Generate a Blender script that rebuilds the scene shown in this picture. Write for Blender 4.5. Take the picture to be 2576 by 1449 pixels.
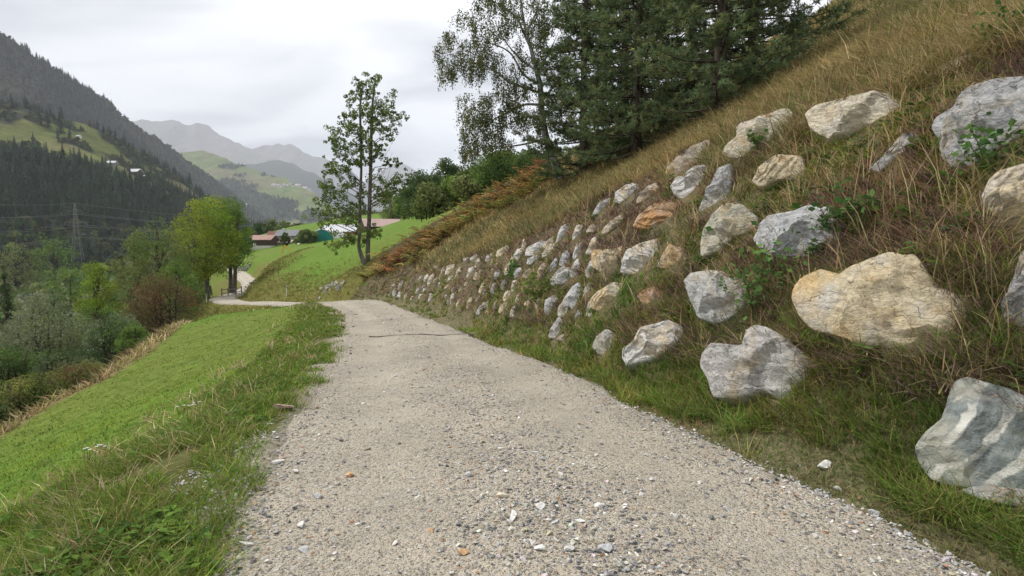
import bpy, math, random
import numpy as np
from mathutils import Vector, Matrix
R = math.radians
rng = np.random.default_rng(7)
random.seed(7)
scene = bpy.context.scene
for o in list(bpy.data.objects):
    bpy.data.objects.remove(o)
col = scene.collection

# ------------------------------------------------------------------ camera, sky, sun, exposure
FPX = 568.0                       # focal length in pixels of a 1024 wide picture
EYE = np.array([0.0, 0.0, 1.6])
PITCH = math.atan(45.0 / FPX)
cd = bpy.data.cameras.new('camera'); cam = bpy.data.objects.new('camera', cd); col.objects.link(cam)
cd.sensor_width = 36; cd.lens = 36 * FPX / 1024
cam.location = EYE; cam.rotation_euler = (R(90) - PITCH, 0, 0)
cd.clip_start = 0.05; cd.clip_end = 60000
scene.camera = cam

w = bpy.data.worlds.new('World'); scene.world = w; w.use_nodes = True
SUN_EL, SUN_AZ = R(52), R(-70)    # azimuth measured from +Y (view direction), negative = left
nt = w.node_tree; nt.nodes.clear()
def N(nt, typ, **kw):
    n = nt.nodes.new(typ)
    for k, v in kw.items(): setattr(n, k, v)
    return n
out = N(nt, 'ShaderNodeOutputWorld'); bg = N(nt, 'ShaderNodeBackground')
sky = N(nt, 'ShaderNodeTexSky', sky_type='NISHITA', sun_disc=False, sun_elevation=SUN_EL, sun_rotation=SUN_AZ)
sky.dust_density = 3.0
geo = N(nt, 'ShaderNodeTexCoord')
sep = N(nt, 'ShaderNodeSeparateXYZ'); nt.links.new(geo.outputs['Generated'], sep.inputs[0])
def M(op, a, b=None, nt=nt):
    n = N(nt, 'ShaderNodeMath', operation=op)
    for i, v in enumerate((a, b)):
        if v is None: continue
        if isinstance(v, (int, float)): n.inputs[i].default_value = v
        else: nt.links.new(v, n.inputs[i])
    return n.outputs[0]
den = M('ADD', M('MAXIMUM', sep.outputs[2], 0.0), 0.16)
cmb = N(nt, 'ShaderNodeCombineXYZ')
nt.links.new(M('DIVIDE', sep.outputs[0], den), cmb.inputs[0]); nt.links.new(M('DIVIDE', sep.outputs[1], den), cmb.inputs[1])
mp = N(nt, 'ShaderNodeMapping'); mp.inputs['Rotation'].default_value = (0, 0, R(28)); mp.inputs['Scale'].default_value = (0.62, 1.0, 1); mp.inputs['Location'].default_value = (3.3, 2.1, 0)
nt.links.new(cmb.outputs[0], mp.inputs[0])
n1 = N(nt, 'ShaderNodeTexNoise'); n1.inputs['Scale'].default_value = 1.35; n1.inputs['Detail'].default_value = 5; n1.inputs['Roughness'].default_value = .48; n1.inputs['Distortion'].default_value = .7
nt.links.new(mp.outputs[0], n1.inputs['Vector'])
rp = N(nt, 'ShaderNodeValToRGB'); e = rp.color_ramp.elements
e[0].position = .38; e[0].color = (.21, .215, .23, 1); e[1].position = .57; e[1].color = (.51, .51, .515, 1)
m_ = e.new(.47); m_.color = (.365, .367, .375, 1)
nt.links.new(n1.outputs[0], rp.inputs[0])
sk = N(nt, 'ShaderNodeVectorMath', operation='SCALE'); sk.inputs['Scale'].default_value = 0.08
nt.links.new(sky.outputs[0], sk.inputs[0])
mx = N(nt, 'ShaderNodeMixRGB'); mx.inputs[0].default_value = 0.94       # the cloud deck covers nearly all of the sky
nt.links.new(sk.outputs[0], mx.inputs[1]); nt.links.new(rp.outputs[0], mx.inputs[2])
nt.links.new(mx.outputs[0], bg.inputs[0]); bg.inputs[1].default_value = 1.0
nt.links.new(bg.outputs[0], out.inputs[0])

sd = bpy.data.lights.new('sun', 'SUN'); sd.energy = 1.5; sd.angle = R(10); sd.color = (1, .965, .91)
sun = bpy.data.objects.new('sun', sd); col.objects.link(sun)
sdir = Vector((math.sin(SUN_AZ) * math.cos(SUN_EL), math.cos(SUN_AZ) * math.cos(SUN_EL), math.sin(SUN_EL)))
sun.rotation_euler = sdir.to_track_quat('Z', 'Y').to_euler(); sun.location = (0, 0, 50)
vs = scene.view_settings
vs.view_transform = 'Standard'; vs.look = 'None'; vs.exposure = 1.42; vs.gamma = 1; vs.use_curve_mapping = False
cy = scene.cycles
cy.max_bounces = 4; cy.diffuse_bounces = 3; cy.glossy_bounces = 1; cy.transmission_bounces = 3; cy.transparent_max_bounces = 4; cy.volume_bounces = 1
cy.use_denoising = True; cy.denoiser = 'OPENIMAGEDENOISE'; cy.denoising_input_passes = 'RGB_ALBEDO_NORMAL'; cy.denoising_prefilter = 'ACCURATE'
cy.sample_clamp_indirect = 4

# ------------------------------------------------------------------ helpers
_f = np.array([0, math.cos(PITCH), -math.sin(PITCH)]); _u = np.array([0, math.sin(PITCH), math.cos(PITCH)]); _r = np.array([1.0, 0, 0])
K = 1024 / 2576.0                 # the photograph was measured at 2576 x 1449
def ray(px, py):
    px, py = np.asarray(px, float) * K, np.asarray(py, float) * K
    a = (px - 512) / FPX; b = (288 - py) / FPX
    return _f + a[..., None] * _r + b[..., None] * _u
def P(px, py, Y):                 # the point at world y = Y seen at (px, py) of the measured picture
    d = ray(px, py); return EYE + d * (np.asarray(Y, float) / d[..., 1])[..., None]
def hashn(ix, iy, iz, s):
    h = (ix * 374761393 + iy * 668265263 + iz * 2147483647 + s * 974634777) & 0xFFFFFFFF
    h = ((h ^ (h >> 13)) * 1274126177) & 0xFFFFFFFF
    h = ((h ^ (h >> 16)) * 2246822519) & 0xFFFFFFFF
    return ((h ^ (h >> 15)) & 0xFFFFFF) / 16777215.0
def vnoise(p, s=0):
    p = np.asarray(p, float)
    if p.shape[-1] == 2: p = np.concatenate([p, np.zeros(p.shape[:-1] + (1,))], -1)
    i = np.floor(p).astype(np.int64); f = p - i; f = f * f * (3 - 2 * f)
    r = 0
    for a in (0, 1):
        for b in (0, 1):
            for c in (0, 1):
                wgt = (f[..., 0] if a else 1 - f[..., 0]) * (f[..., 1] if b else 1 - f[..., 1]) * (f[..., 2] if c else 1 - f[..., 2])
                r = r + wgt * hashn(i[..., 0] + a, i[..., 1] + b, i[..., 2] + c, s)
    return r * 2 - 1
def fbm(p, oct=4, s=0, gain=.5):
    r, a = 0, 1.0
    p = np.asarray(p, float)
    for k in range(oct): r = r + a * vnoise(p * 2 ** k, s + k); a *= gain
    return r
def sstep(a, b, x): t = np.clip((x - a) / (b - a), 0, 1); return t * t * (3 - 2 * t)

class MB:                          # collects vertices and faces, builds ONE mesh
    def __init__(s): s.v = []; s.f3 = []; s.f4 = []; s.n = 0; s.c = []
    def add(s, v, f3=None, f4=None, c=None):
        v = np.asarray(v, float).reshape(-1, 3)
        if f3 is not None and len(f3): s.f3.append(np.asarray(f3, np.int64).reshape(-1, 3) + s.n)
        if f4 is not None and len(f4): s.f4.append(np.asarray(f4, np.int64).reshape(-1, 4) + s.n)
        s.v.append(v); s.n += len(v)
        s.c.append(np.ones((len(v), 3)) if c is None else np.broadcast_to(np.asarray(c, float), (len(v), 3)))
    def box(s, lo, hi, rot=None, org=None, c=None):
        x0, y0, z0 = lo; x1, y1, z1 = hi
        v = np.array([[x0,y0,z0],[x1,y0,z0],[x1,y1,z0],[x0,y1,z0],[x0,y0,z1],[x1,y0,z1],[x1,y1,z1],[x0,y1,z1]], float)
        if rot is not None: v = v @ np.asarray(rot).T
        if org is not None: v = v + np.asarray(org)
        s.add(v, f4=[[0,3,2,1],[4,5,6,7],[0,1,5,4],[1,2,6,5],[2,3,7,6],[3,0,4,7]], c=c)
    def tube(s, pts, rad, sides=6, c=None):
        pts = np.asarray(pts, float); n = len(pts); rad = np.broadcast_to(np.asarray(rad, float), (n,))
        t = np.gradient(pts, axis=0); t /= np.linalg.norm(t, axis=1)[:, None] + 1e-9
        ref = np.array([0, 0, 1.0]) if abs(t[0, 2]) < .8 else np.array([1.0, 0, 0])
        a = np.cross(t, ref); a /= np.linalg.norm(a, axis=1)[:, None] + 1e-9; b = np.cross(t, a)
        th = np.linspace(0, 2 * np.pi, sides, endpoint=False)
        v = pts[:, None] + rad[:, None, None] * (np.cos(th)[None, :, None] * a[:, None] + np.sin(th)[None, :, None] * b[:, None])
        i, j = np.meshgrid(np.arange(n - 1), np.arange(sides), indexing='ij'); j2 = (j + 1) % sides
        f = np.stack([i * sides + j, (i + 1) * sides + j, (i + 1) * sides + j2, i * sides + j2], -1).reshape(-1, 4)
        s.add(v.reshape(-1, 3), f4=f, c=c)
        cap = np.arange(1, sides - 1)
        s.f3.append(np.stack([np.full_like(cap, 0), cap, cap + 1], -1) + s.n - n * sides)
        s.f3.append(np.stack([np.full_like(cap, 0), cap + 1, cap], -1) + s.n - sides)
    def mesh(s, name, smooth=False):
        me = bpy.data.meshes.new(name)
        v = np.concatenate(s.v) if s.v else np.zeros((0, 3))
        f3 = np.concatenate(s.f3) if s.f3 else np.zeros((0, 3), np.int64); f4 = np.concatenate(s.f4) if s.f4 else np.zeros((0, 4), np.int64)
        me.vertices.add(len(v)); me.vertices.foreach_set('co', v.astype(np.float32).ravel())
        nl = len(f3) * 3 + len(f4) * 4; me.loops.add(nl)
        me.loops.foreach_set('vertex_index', np.concatenate([f3.ravel(), f4.ravel()]).astype(np.int32))
        me.polygons.add(len(f3) + len(f4))
        st = np.concatenate([np.arange(len(f3)) * 3, len(f3) * 3 + np.arange(len(f4)) * 4]).astype(np.int32)
        me.polygons.foreach_set('loop_start', st)
        me.polygons.foreach_set('use_smooth', np.full(len(st), smooth, bool))
        ca = me.attributes.new('tint', 'FLOAT_COLOR', 'POINT')
        cc = np.concatenate(s.c) if s.c else np.zeros((0, 3))
        ca.data.foreach_set('color', np.concatenate([cc, np.ones((len(cc), 1))], 1).astype(np.float32).ravel())
        me.update(calc_edges=True)
        return me
    def build(s, name, mat, parent=None, smooth=False):
        me = s.mesh(name, smooth)
        me.materials.append(mat)
        return link(name, me, parent)
def link(name, me, parent=None):
    o = bpy.data.objects.new(name, me); col.objects.link(o)
    if parent is not None: o.parent = parent
    return o
def tag(o, label=None, cat=None, group=None, kind=None):
    for k, v in (('label', label), ('category', cat), ('group', group), ('kind', kind)):
        if v: o[k] = v
    return o
def empty(name, loc, rz=0, **kw):
    o = bpy.data.objects.new(name, None); col.objects.link(o); o.location = [float(a) for a in loc]; o.rotation_euler = (0, 0, rz); o.empty_display_size = .2
    return tag(o, **kw)
def copy_tree(o, parent=None):
    c = o.copy(); col.objects.link(c); c.parent = parent
    for ch in o.children: copy_tree(ch, c)
    return c

# ------------------------------------------------------------------ materials
def mat(name):
    m = bpy.data.materials.new(name); m.use_nodes = True
    nt = m.node_tree; b = nt.nodes['Principled BSDF']; b.inputs['Specular IOR Level'].default_value = .25; b.inputs['Roughness'].default_value = .85
    return m, nt, b
def noise(nt, scale, vec=None, detail=4, rough=.55, dist=0):
    n = N(nt, 'ShaderNodeTexNoise'); n.inputs['Scale'].default_value = scale; n.inputs['Detail'].default_value = detail; n.inputs['Roughness'].default_value = rough; n.inputs['Distortion'].default_value = dist
    if vec is not None: nt.links.new(vec, n.inputs['Vector'])
    return n.outputs[0]
def ramp(nt, fac, stops, interp='LINEAR'):
    r = N(nt, 'ShaderNodeValToRGB'); r.color_ramp.interpolation = interp; e = r.color_ramp.elements
    while len(e) > 1: e.remove(e[-1])
    for i, (p, c) in enumerate(stops):
        c = (c, c, c) if isinstance(c, (int, float)) else c
        x = e[0] if i == 0 else e.new(p)
        x.position = p; x.color = (*c, 1)
    nt.links.new(fac, r.inputs[0]); return r.outputs[0]
def mix(nt, f, a, b, typ='MIX'):
    n = N(nt, 'ShaderNodeMixRGB', blend_type=typ)
    for i, v in enumerate((f, a, b)):
        if isinstance(v, (int, float)): n.inputs[i].default_value = v if i == 0 else (v, v, v, 1)
        elif isinstance(v, tuple): n.inputs[i].default_value = (*v, 1)
        else: nt.links.new(v, n.inputs[i])
    return n.outputs[0]
def attr(nt, name, typ='GEOMETRY', sock='Color'):
    n = N(nt, 'ShaderNodeAttribute'); n.attribute_name = name; n.attribute_type = typ; return n.outputs[sock]
def pos(nt): return N(nt, 'ShaderNodeNewGeometry').outputs['Position']
def objco(nt): return N(nt, 'ShaderNodeTexCoord').outputs['Object']
def bump(nt, h, strength, dist, b, prev=None):
    n = N(nt, 'ShaderNodeBump'); n.inputs['Strength'].default_value = strength; n.inputs['Distance'].default_value = dist
    nt.links.new(h, n.inputs['Height'])
    if prev is not None: nt.links.new(prev, n.inputs['Normal'])
    nt.links.new(n.outputs[0], b.inputs['Normal']); return n.outputs[0]
def plain(name, c, c2=None, scale=3.0, rough=.85, stretch=None):
    m, nt, b = mat(name); v = objco(nt)
    if stretch:
        mpn = N(nt, 'ShaderNodeMapping'); mpn.inputs['Scale'].default_value = stretch; nt.links.new(v, mpn.inputs[0]); v = mpn.outputs[0]
    f = ramp(nt, noise(nt, scale, v), [(.3, 0.0), (.7, 1.0)])
    c2 = c2 or tuple(x * .75 for x in c)
    nt.links.new(mix(nt, f, c, c2), b.inputs['Base Color']); b.inputs['Roughness'].default_value = rough
    return m
def leafmat(name, inst, trans=.35, gain=1.0, var=True):
    """foliage: base colour from the tint attribute (per instance or per vertex) and the blade's own colour"""
    m, nt, b = mat(name)
    nt.nodes.remove(b); o = nt.nodes['Material Output']
    c = attr(nt, 'tint')
    if inst: c = mix(nt, 1.0, c, attr(nt, 'itint', 'INSTANCER'), 'MULTIPLY')
    if var:
        f = noise(nt, .9, pos(nt), 2)
        c = mix(nt, 1.0, c, ramp(nt, f, [(.3, .8), (.7, 1.2)]), 'MULTIPLY')
    d = N(nt, 'ShaderNodeBsdfDiffuse'); t = N(nt, 'ShaderNodeBsdfTranslucent'); s = N(nt, 'ShaderNodeMixShader'); s.inputs[0].default_value = trans
    nt.links.new(c, d.inputs[0]); nt.links.new(c, t.inputs[0]); nt.links.new(d.outputs[0], s.inputs[1]); nt.links.new(t.outputs[0], s.inputs[2]); nt.links.new(s.outputs[0], o.inputs[0])
    return m
MT = {}
MT['grass'] = leafmat('grass_blades', True, .30)
MT['crown'] = leafmat('leaves', False, .30)
MT['far'] = leafmat('far_leaves', True, .1)
def barkmat(name, c, c2, scale):
    m, nt, b = mat(name); mpn = N(nt, 'ShaderNodeMapping'); mpn.inputs['Scale'].default_value = (1, 1, .35); nt.links.new(pos(nt), mpn.inputs[0])
    n = noise(nt, scale, mpn.outputs[0], 5)
    nt.links.new(ramp(nt, n, [(.38, c2), (.58, c)]), b.inputs['Base Color']); bump(nt, n, .5, .03, b); return m
MT['bark'] = barkmat('grey_bark', (.20, .185, .16), (.075, .065, .05), 9)
MT['dbark'] = barkmat('dark_bark', (.10, .08, .06), (.04, .032, .025), 9)
MT['birch'] = barkmat('birch_bark', (.46, .45, .43), (.07, .06, .055), 5)
# ------------------------------------------------------------------ the lie of the land
RY = np.array([-30, -10, 0, 2.8, 3.6, 6.6, 13, 17, 24.6, 32, 36, 42, 50.])
XL = np.interp(RY, [-30, -10, 0, 2.76, 6.6, 13, 17, 24.6, 32, 36, 42, 50], [7.5, 1.6, -.75, -1.35, -2.25, -3.7, -4.9, -7.4, -10.9, -13.2, -17.0, -22])
XR = np.interp(RY, [-30, -10, 0, 3.6, 6.6, 13, 24.6, 32, 36, 42, 50], [12.5, 5.8, 3.1, 2.08, 1.22, -.8, -4.7, -7.4, -9.8, -13.6, -18.6])
RZ = np.interp(RY, [-30, -10, 0, 4, 6.6, 13, 24.6, 32, 36, 42, 50], [.6, .2, .03, 0, -.2, -.6, -1.3, -1.66, -2.2, -3.0, -3.75])
_fy = np.arange(-30, 50.01, .25)
def _sm(v):
    a = np.interp(_fy, RY, v); k = np.hanning(17); k /= k.sum()
    return np.convolve(np.pad(a, 8, mode='reflect', reflect_type='odd'), k, 'valid')
_xl, _xr, _rz = _sm(XL), _sm(XR), _sm(RZ)
xl = lambda y: np.interp(y, _fy, _xl); xr = lambda y: np.interp(y, _fy, _xr); rz = lambda y: np.interp(y, _fy, _rz)
SLY, SLV = [-30, 5, 14, 18, 22, 26, 32, 40, 50], [.40, .38, .33, .26, .225, .20, .17, .13, .08]
# the lower edge of the mown slope: where its outline in the photograph meets the slope
_ty = np.arange(10, 46, 1.0); _td = []
for _y in _ty:
    _d = np.linspace(3, 15, 400); _x = xl(_y) - _d; _z = rz(_y) - .05 - np.interp(_y, SLY, SLV) * (_d - .9)
    _v = np.stack([_x, np.full(400, _y), _z], -1) - EYE; _w = _v @ _f; _px = (512 + FPX * (_v @ _r) / _w); _py = 288 - FPX * (_v @ _u) / _w
    _e = _py - np.interp(_px, [-200, 0, 40, 99, 131, 159, 187, 201, 215, 260], [530, 439, 422, 385, 362, 338, 316, 303, 294, 270])
    _td.append(_d[np.argmin(np.abs(_e))])
_td = np.convolve(np.pad(_td, 4, mode='edge'), np.ones(9) / 9, 'valid')
print('DLF', np.round(_td, 1))
def dlf(y): return np.interp(y, _ty, _td)
def near(x, y):
    dl = xl(y) - x; dr = x - xr(y); z0 = rz(y)
    # right: verge, boulder bank, then the hillside
    hw = np.interp(y, [-30, 2, 9, 13, 17, 22, 28, 40, 60], [3.6, 3.6, 3.45, 3.4, 2.9, 2.3, 2.2, 2.6, 3.0])
    d2 = np.maximum(dr - .45, 0)
    bank = 1.16 * d2
    hill = hw + .57 * (d2 - hw / 1.16)
    k = .35
    zr = bank - k * np.log1p(np.exp((bank - hill) / k))          # soft minimum
    zr = zr - (0 - k * np.log1p(np.exp((0 - (hw - .57 * hw / 1.16)) / k)))
    zr = zr + .06 * np.minimum(np.maximum(dr, 0), .45) / .45
    # left: verge, mown slope, steep fall below it
    sl = np.interp(y, SLY, SLV); fe_ = dlf(y)
    dd = np.maximum(dl, 0)
    zl = -(.05 + .17 * sstep(27, 34, y)) * np.minimum(dd, 1.0) - sl * (np.maximum(dd - .9, 0) - np.maximum(dd - fe_, 0)) - .92 * np.maximum(dd - fe_, 0)
    return z0 + np.where(dr > 0, zr, 0) + np.where(dl > 0, zl, 0)
# the road's centre line (x, y, z, half width)
_n = np.arange(-14, 34, 1.0)
CL = [((xl(v) + xr(v)) / 2, v, rz(v), (xr(v) - xl(v)) / 2 * .97) for v in _n]
for c in [(-11.5, 36, -2.2, 1.7), (-15.2, 42, -3.0, 1.7), (-20.2, 50, -3.75, 1.65), (-26, 58, -4.5, 1.7), (-29.4, 62, -4.92, 1.7), (-32.5, 66, -5.3, 1.6), (-37.6, 74, -5.6, 1.6), (-40.5, 85, -5.75, 1.6),
          (-46, 100, -5.85, 1.6), (-56.5, 120, -5.75, 1.7), (-67.5, 140, -5.55, 1.7), (-80, 160, -5.3, 1.7), (-97, 185, -4.9, 1.7)]: CL.append(c)
CL = np.array(CL, float)
def resample(C, step):
    C = np.asarray(C); out = []
    Q = np.concatenate([C[:1] * 2 - C[1:2], C, C[-1:] * 2 - C[-2:-1]])
    for i in range(1, len(Q) - 2):
        p0, p1, p2, p3 = Q[i - 1:i + 3]; n = max(1, int(np.linalg.norm((p2 - p1)[:2]) / step))
        for t in np.arange(n) / n:
            out.append(.5 * (2 * p1 + (p2 - p0) * t + (2 * p0 - 5 * p1 + 4 * p2 - p3) * t * t + (3 * p1 - p0 - 3 * p2 + p3) * t ** 3))
    out.append(C[-1]); return np.array(out)
CLD = resample(CL, .5)
# control points of the farther ground
ctl = []
for yy in np.arange(24, 44, 4.0):
    for dd in (-14, -10, -6, -3, -1.7): ctl.append((xl(yy) + dd, yy))
    for dd in (1.2, 3, 6, 10, 16, 24, 40): ctl.append((xr(yy) + dd, yy))
for yy in (-10, 0, 8, 16):
    for dd in (-20, -15): ctl.append((xl(yy) + dd, yy))
    for dd in (30, 40, 50): ctl.append((xr(yy) + dd, yy))
ctl = np.array(ctl); ctl = np.concatenate([ctl, near(ctl[:, 0], ctl[:, 1])[:, None]], 1)
pix = [(920, 662, 45), (600, 648, 150), (655, 621, 235), (735, 641, 88), (690, 662, 92), (645, 698, 86), (800, 660, 70), (870, 612, 110), (870, 690, 58), (780, 715, 63), (1000, 600, 80), (1080, 560, 80), (1140, 522, 85), (1010, 555, 190), (940, 578, 200), (840, 606, 228),
       (760, 606, 240), (790, 562, 340), (665, 587, 320), (600, 668, 150), (640, 655, 140), (900, 640, 62), (860, 609, 150), (917, 588, 150), (960, 577, 150), (1010, 562, 150), (780, 622, 150), (720, 632, 150), (860, 614, 100), (917, 595, 100), (960, 585, 100), (1015, 568, 100), (1110, 541, 90), (1110, 540, 140), (640, 643, 190), (720, 620, 195), (860, 606, 190), (800, 614, 190)]
ctl = np.concatenate([ctl, np.array([P(*p) for p in pix])])
ctl = np.concatenate([ctl, CL[46:, :3]])
ctl = np.concatenate([ctl, np.array([(-46, 75, -9.5), (-60, 75, -18), (-100, 120, -22), (-150, 150, -27), (-150, 50, -28), (-60, 40, -22), (-44, 30, -17), (-60, 5, -26), (-100, 0, -27), (-300, 400, -27), (-425, 500, -28), (-210, 300, -25),
    (-150, 235, -12), (-190, 330, -14), (-400, 200, -29), (-300, 0, -30), (-110, 190, -7), (-30, 56, -6.6), (-42, 64, -10), (-52, 90, -11), (-64, 110, -10.5), (20, 60, 16), (60, 60, 40), (20, 100, 17), (60, 150, 34), (0, 200, 18), (60, 300, 42), (-60, 300, 17),
    (-60, 420, 22), (-130, 450, 8), (-200, 550, -10), (150, 400, 80), (0, 500, 40), (200, 0, 110), (100, 0, 58), (-350, 700, -24), (-600, 500, -25), (-600, 0, -25), (-200, 700, -20), (0, 700, 60)])])
def _U(r2): return r2 * np.log(r2 + 1e-9) * .5
def _fit(c):
    n = len(c); X = c[:, :2] / 50
    A = _U(((X[:, None] - X[None]) ** 2).sum(-1)) + np.eye(n) * 1e-3
    Pm = np.concatenate([np.ones((n, 1)), X], 1)
    L = np.zeros((n + 3, n + 3)); L[:n, :n] = A; L[:n, n:] = Pm; L[n:, :n] = Pm.T
    return X, np.linalg.solve(L, np.concatenate([c[:, 2], np.zeros(3)]))
_X, _W = _fit(ctl)
def tps(x, y):
    q = np.stack([x, y], -1) / 50; o = np.empty(len(q))
    for i in range(0, len(q), 20000):
        s = q[i:i + 20000]
        o[i:i + 20000] = _U(((s[:, None] - _X[None]) ** 2).sum(-1)) @ _W[:-3] + _W[-3] + s @ _W[-2:]
    return o
def road_near(x, y):
    q = np.stack([x, y], -1); d = np.full(len(q), 1e9); z = np.zeros(len(q)); hw = np.ones(len(q)); sel = np.where((y > -16) & (y < 190) & (x > -110) & (x < 20))[0]
    for i in range(0, len(sel), 20000):
        s = sel[i:i + 20000]; D = ((q[s][:, None] - CLD[None, :, :2]) ** 2).sum(-1); k = D.argmin(1)
        d[s] = np.sqrt(D[np.arange(len(s)), k]); z[s] = CLD[k, 2]; hw[s] = CLD[k, 3]
    return d, z, hw
def H(x, y, detail=True):
    x = np.asarray(x, float); sh = x.shape; x = x.ravel(); y = np.asarray(y, float).ravel()
    dl = xl(y) - x; dr = x - xr(y)
    wn = (1 - sstep(33, 41, y)) * (1 - sstep(11, 17, dl)) * (1 - sstep(28, 42, dr)) * sstep(-60, -25, y)
    zn = near(x, y); r = np.hypot(x, y)
    zt = tps(x, y)
    far = np.maximum(-30, .4 * x - 20)
    wf = sstep(480, 760, r)
    zt = zt * (1 - wf) + far * wf
    zt = np.where(x < -60, np.maximum(zt, -31), zt)
    z = zn * wn + zt * (1 - wn)
    if detail:
        p = np.stack([x, y], -1)
        bank = sstep(.3, 1.2, dr) * (y < 45)
        z = z + fbm(p * .45, 3, 3) * (.04 + .09 * bank) + fbm(p * 2.1, 2, 9) * (.012 + .05 * bank)
        z = z + fbm(p * .06, 3, 5) * .35 * sstep(40, 80, r)
    d, zr_, hw = road_near(x, y)
    wide = .35 + 1.6 * sstep(30, 50, y)
    k = sstep(0, 1, (d - hw + .1) / wide)
    z = np.where(d < 1e8, (zr_ - .07) * (1 - k) + z * k, z)
    return z.reshape(sh)
def H1(x, y): return float(H(np.array([x]), np.array([y]))[0])
def cast(px, py, t0=1.5, t1=80, n=900):          # where the view rays through these pixels meet the ground
    d = ray(np.atleast_1d(px), np.atleast_1d(py)); d = d / d[:, 1:2]
    t = np.geomspace(t0, t1, n)
    p = EYE + d[:, None] * t[None, :, None]
    below = p[..., 2] < H(p[..., 0], p[..., 1], False)
    k = np.maximum(below.argmax(1), 1); k[~below.any(1)] = n - 1
    return p[np.arange(len(d)), k]

# the ground: one sheet in rings about the camera, out to the horizon
th = np.concatenate([np.linspace(-180, -54, 64, endpoint=False), np.linspace(-54, 54, 432, endpoint=False), np.linspace(54, 180, 64, endpoint=False)])
rad = [.4]
while rad[-1] < 9: rad.append(rad[-1] + .085)
while rad[-1] < 320: rad.append(rad[-1] * 1.0105)
while rad[-1] < 13000: rad.append(rad[-1] * 1.07)
rad = np.array(rad); T = np.radians(th)
GX = rad[:, None] * np.sin(T)[None]; GY = rad[:, None] * np.cos(T)[None]
GZ = H(GX, GY)
gm = MB(); nr, nc = GX.shape
i, j = np.meshgrid(np.arange(nr - 1), np.arange(nc), indexing='ij'); j2 = (j + 1) % nc
gx, gy = GX.ravel(), GY.ravel(); p2 = np.stack([gx, gy], -1)
dl, dr = xl(gy) - gx, gx - xr(gy); rr = np.hypot(gx, gy)
def lerp(a, b, t): return a * (1 - t[:, None]) + np.asarray(b) * t[:, None]
nz = fbm(p2 * .35, 4, 21); nz2 = fbm(p2 * .05, 3, 33)
gc = np.tile(np.array([.115, .19, .028]), (len(gx), 1))                              # mown meadow
gc = lerp(gc, (.135, .175, .034), sstep(-.1, .7, nz2))
nearm = (gy < 46)
soil = np.array([.135, .115, .065])
gc = lerp(gc, (.10, .105, .035), sstep(1.9, .9, dl) * (dl > -.2) * nearm)              # verge
gc = lerp(gc, (.34, .30, .235), sstep(.6, .2, dl + .4 * nz) * (dl > -1) * nearm)
gc = lerp(gc, (.20, .15, .075), sstep(-.6, 0, dl - dlf(gy)) * nearm)                          # dry fringe
gc = lerp(gc, (.125, .11, .045), sstep(-7, -3, gx) * (gy >= 38) * (rr > 30))
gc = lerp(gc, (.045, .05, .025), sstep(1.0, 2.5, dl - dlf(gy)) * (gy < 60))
gc = lerp(gc, (.17, .15, .085), sstep(-.6, -.2, dr) * nearm)
gc = lerp(gc, soil, sstep(.3, .9, dr) * nearm)
gc = lerp(gc, (.125, .105, .045), sstep(3.0, 4.5, dr + nz) * sstep(41, 38, gy - .5 * np.maximum(gx, 0)))
emb = sstep(44, 40, gy) * 0 + sstep(1.5, 5.5, np.where(nearm, 9, 0) + 0)
d_, z_, hw_ = road_near(gx, gy)
gc = lerp(gc, (.15, .145, .04), sstep(9, 3, d_ + 2 * nz) * (gy > 40) * (gy < 130) * (rr > 40))
gc = lerp(gc, (.035, .05, .022), sstep(-8, -12, GZ.ravel()) * (gy > 30))
gc = lerp(gc, (.05, .06, .03), sstep(380, 460, rr) * (gx > -200) )
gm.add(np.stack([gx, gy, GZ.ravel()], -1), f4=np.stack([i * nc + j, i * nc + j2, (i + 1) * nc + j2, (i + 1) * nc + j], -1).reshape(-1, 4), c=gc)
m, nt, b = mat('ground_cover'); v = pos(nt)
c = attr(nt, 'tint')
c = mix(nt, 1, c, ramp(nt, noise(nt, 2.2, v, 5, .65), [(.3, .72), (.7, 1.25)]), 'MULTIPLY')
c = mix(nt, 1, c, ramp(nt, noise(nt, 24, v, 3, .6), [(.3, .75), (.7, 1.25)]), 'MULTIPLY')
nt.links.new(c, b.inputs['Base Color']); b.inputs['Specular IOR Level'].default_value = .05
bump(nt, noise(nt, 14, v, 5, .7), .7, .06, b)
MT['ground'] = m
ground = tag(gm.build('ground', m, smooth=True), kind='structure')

# the gravel road: a ribbon that dips under the turf at its ragged edges
RS = resample(CL, .22); tg = np.gradient(RS[:, :2], axis=0); tg /= np.linalg.norm(tg, axis=1)[:, None]; nrm = np.stack([tg[:, 1], -tg[:, 0]], -1)
lat = np.linspace(-1, 1, 41); nS = len(RS)
eL = 1 + .07 * fbm(np.stack([RS[:, 1] * .9, RS[:, 0] * 0], -1), 3, 41) + .26 * sstep(24, 10, RS[:, 1]) * (1 + .5 * fbm(np.stack([RS[:, 1] * .6, RS[:, 0] * 0 + 4], -1), 2, 45)); eR = 1 + .06 * fbm(np.stack([RS[:, 1] * .9, RS[:, 0] * 0 + 9], -1), 3, 43)
wd = np.where(lat[None] < 0, eL[:, None], eR[:, None]) * RS[:, 3:4] * lat[None] * 1.03
RDX = RS[:, 0:1] + nrm[:, 0:1] * wd; RDY = RS[:, 1:2] + nrm[:, 1:2] * wd
pp = np.stack([RDX, RDY], -1)
RDZ = RS[:, 2:3] + .012 + .035 * (1 - lat[None] ** 2) - .03 * np.exp(-((np.abs(lat[None]) - .48) / .16) ** 2) + .012 * fbm(pp * 1.4, 3, 51) + .006 * fbm(pp * 6, 2, 52) - .11 * sstep(.9, 1.0, np.abs(lat[None]))
track = np.exp(-((np.abs(lat[None]) - .45) / .2) ** 2) * np.ones_like(RDX)
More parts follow.
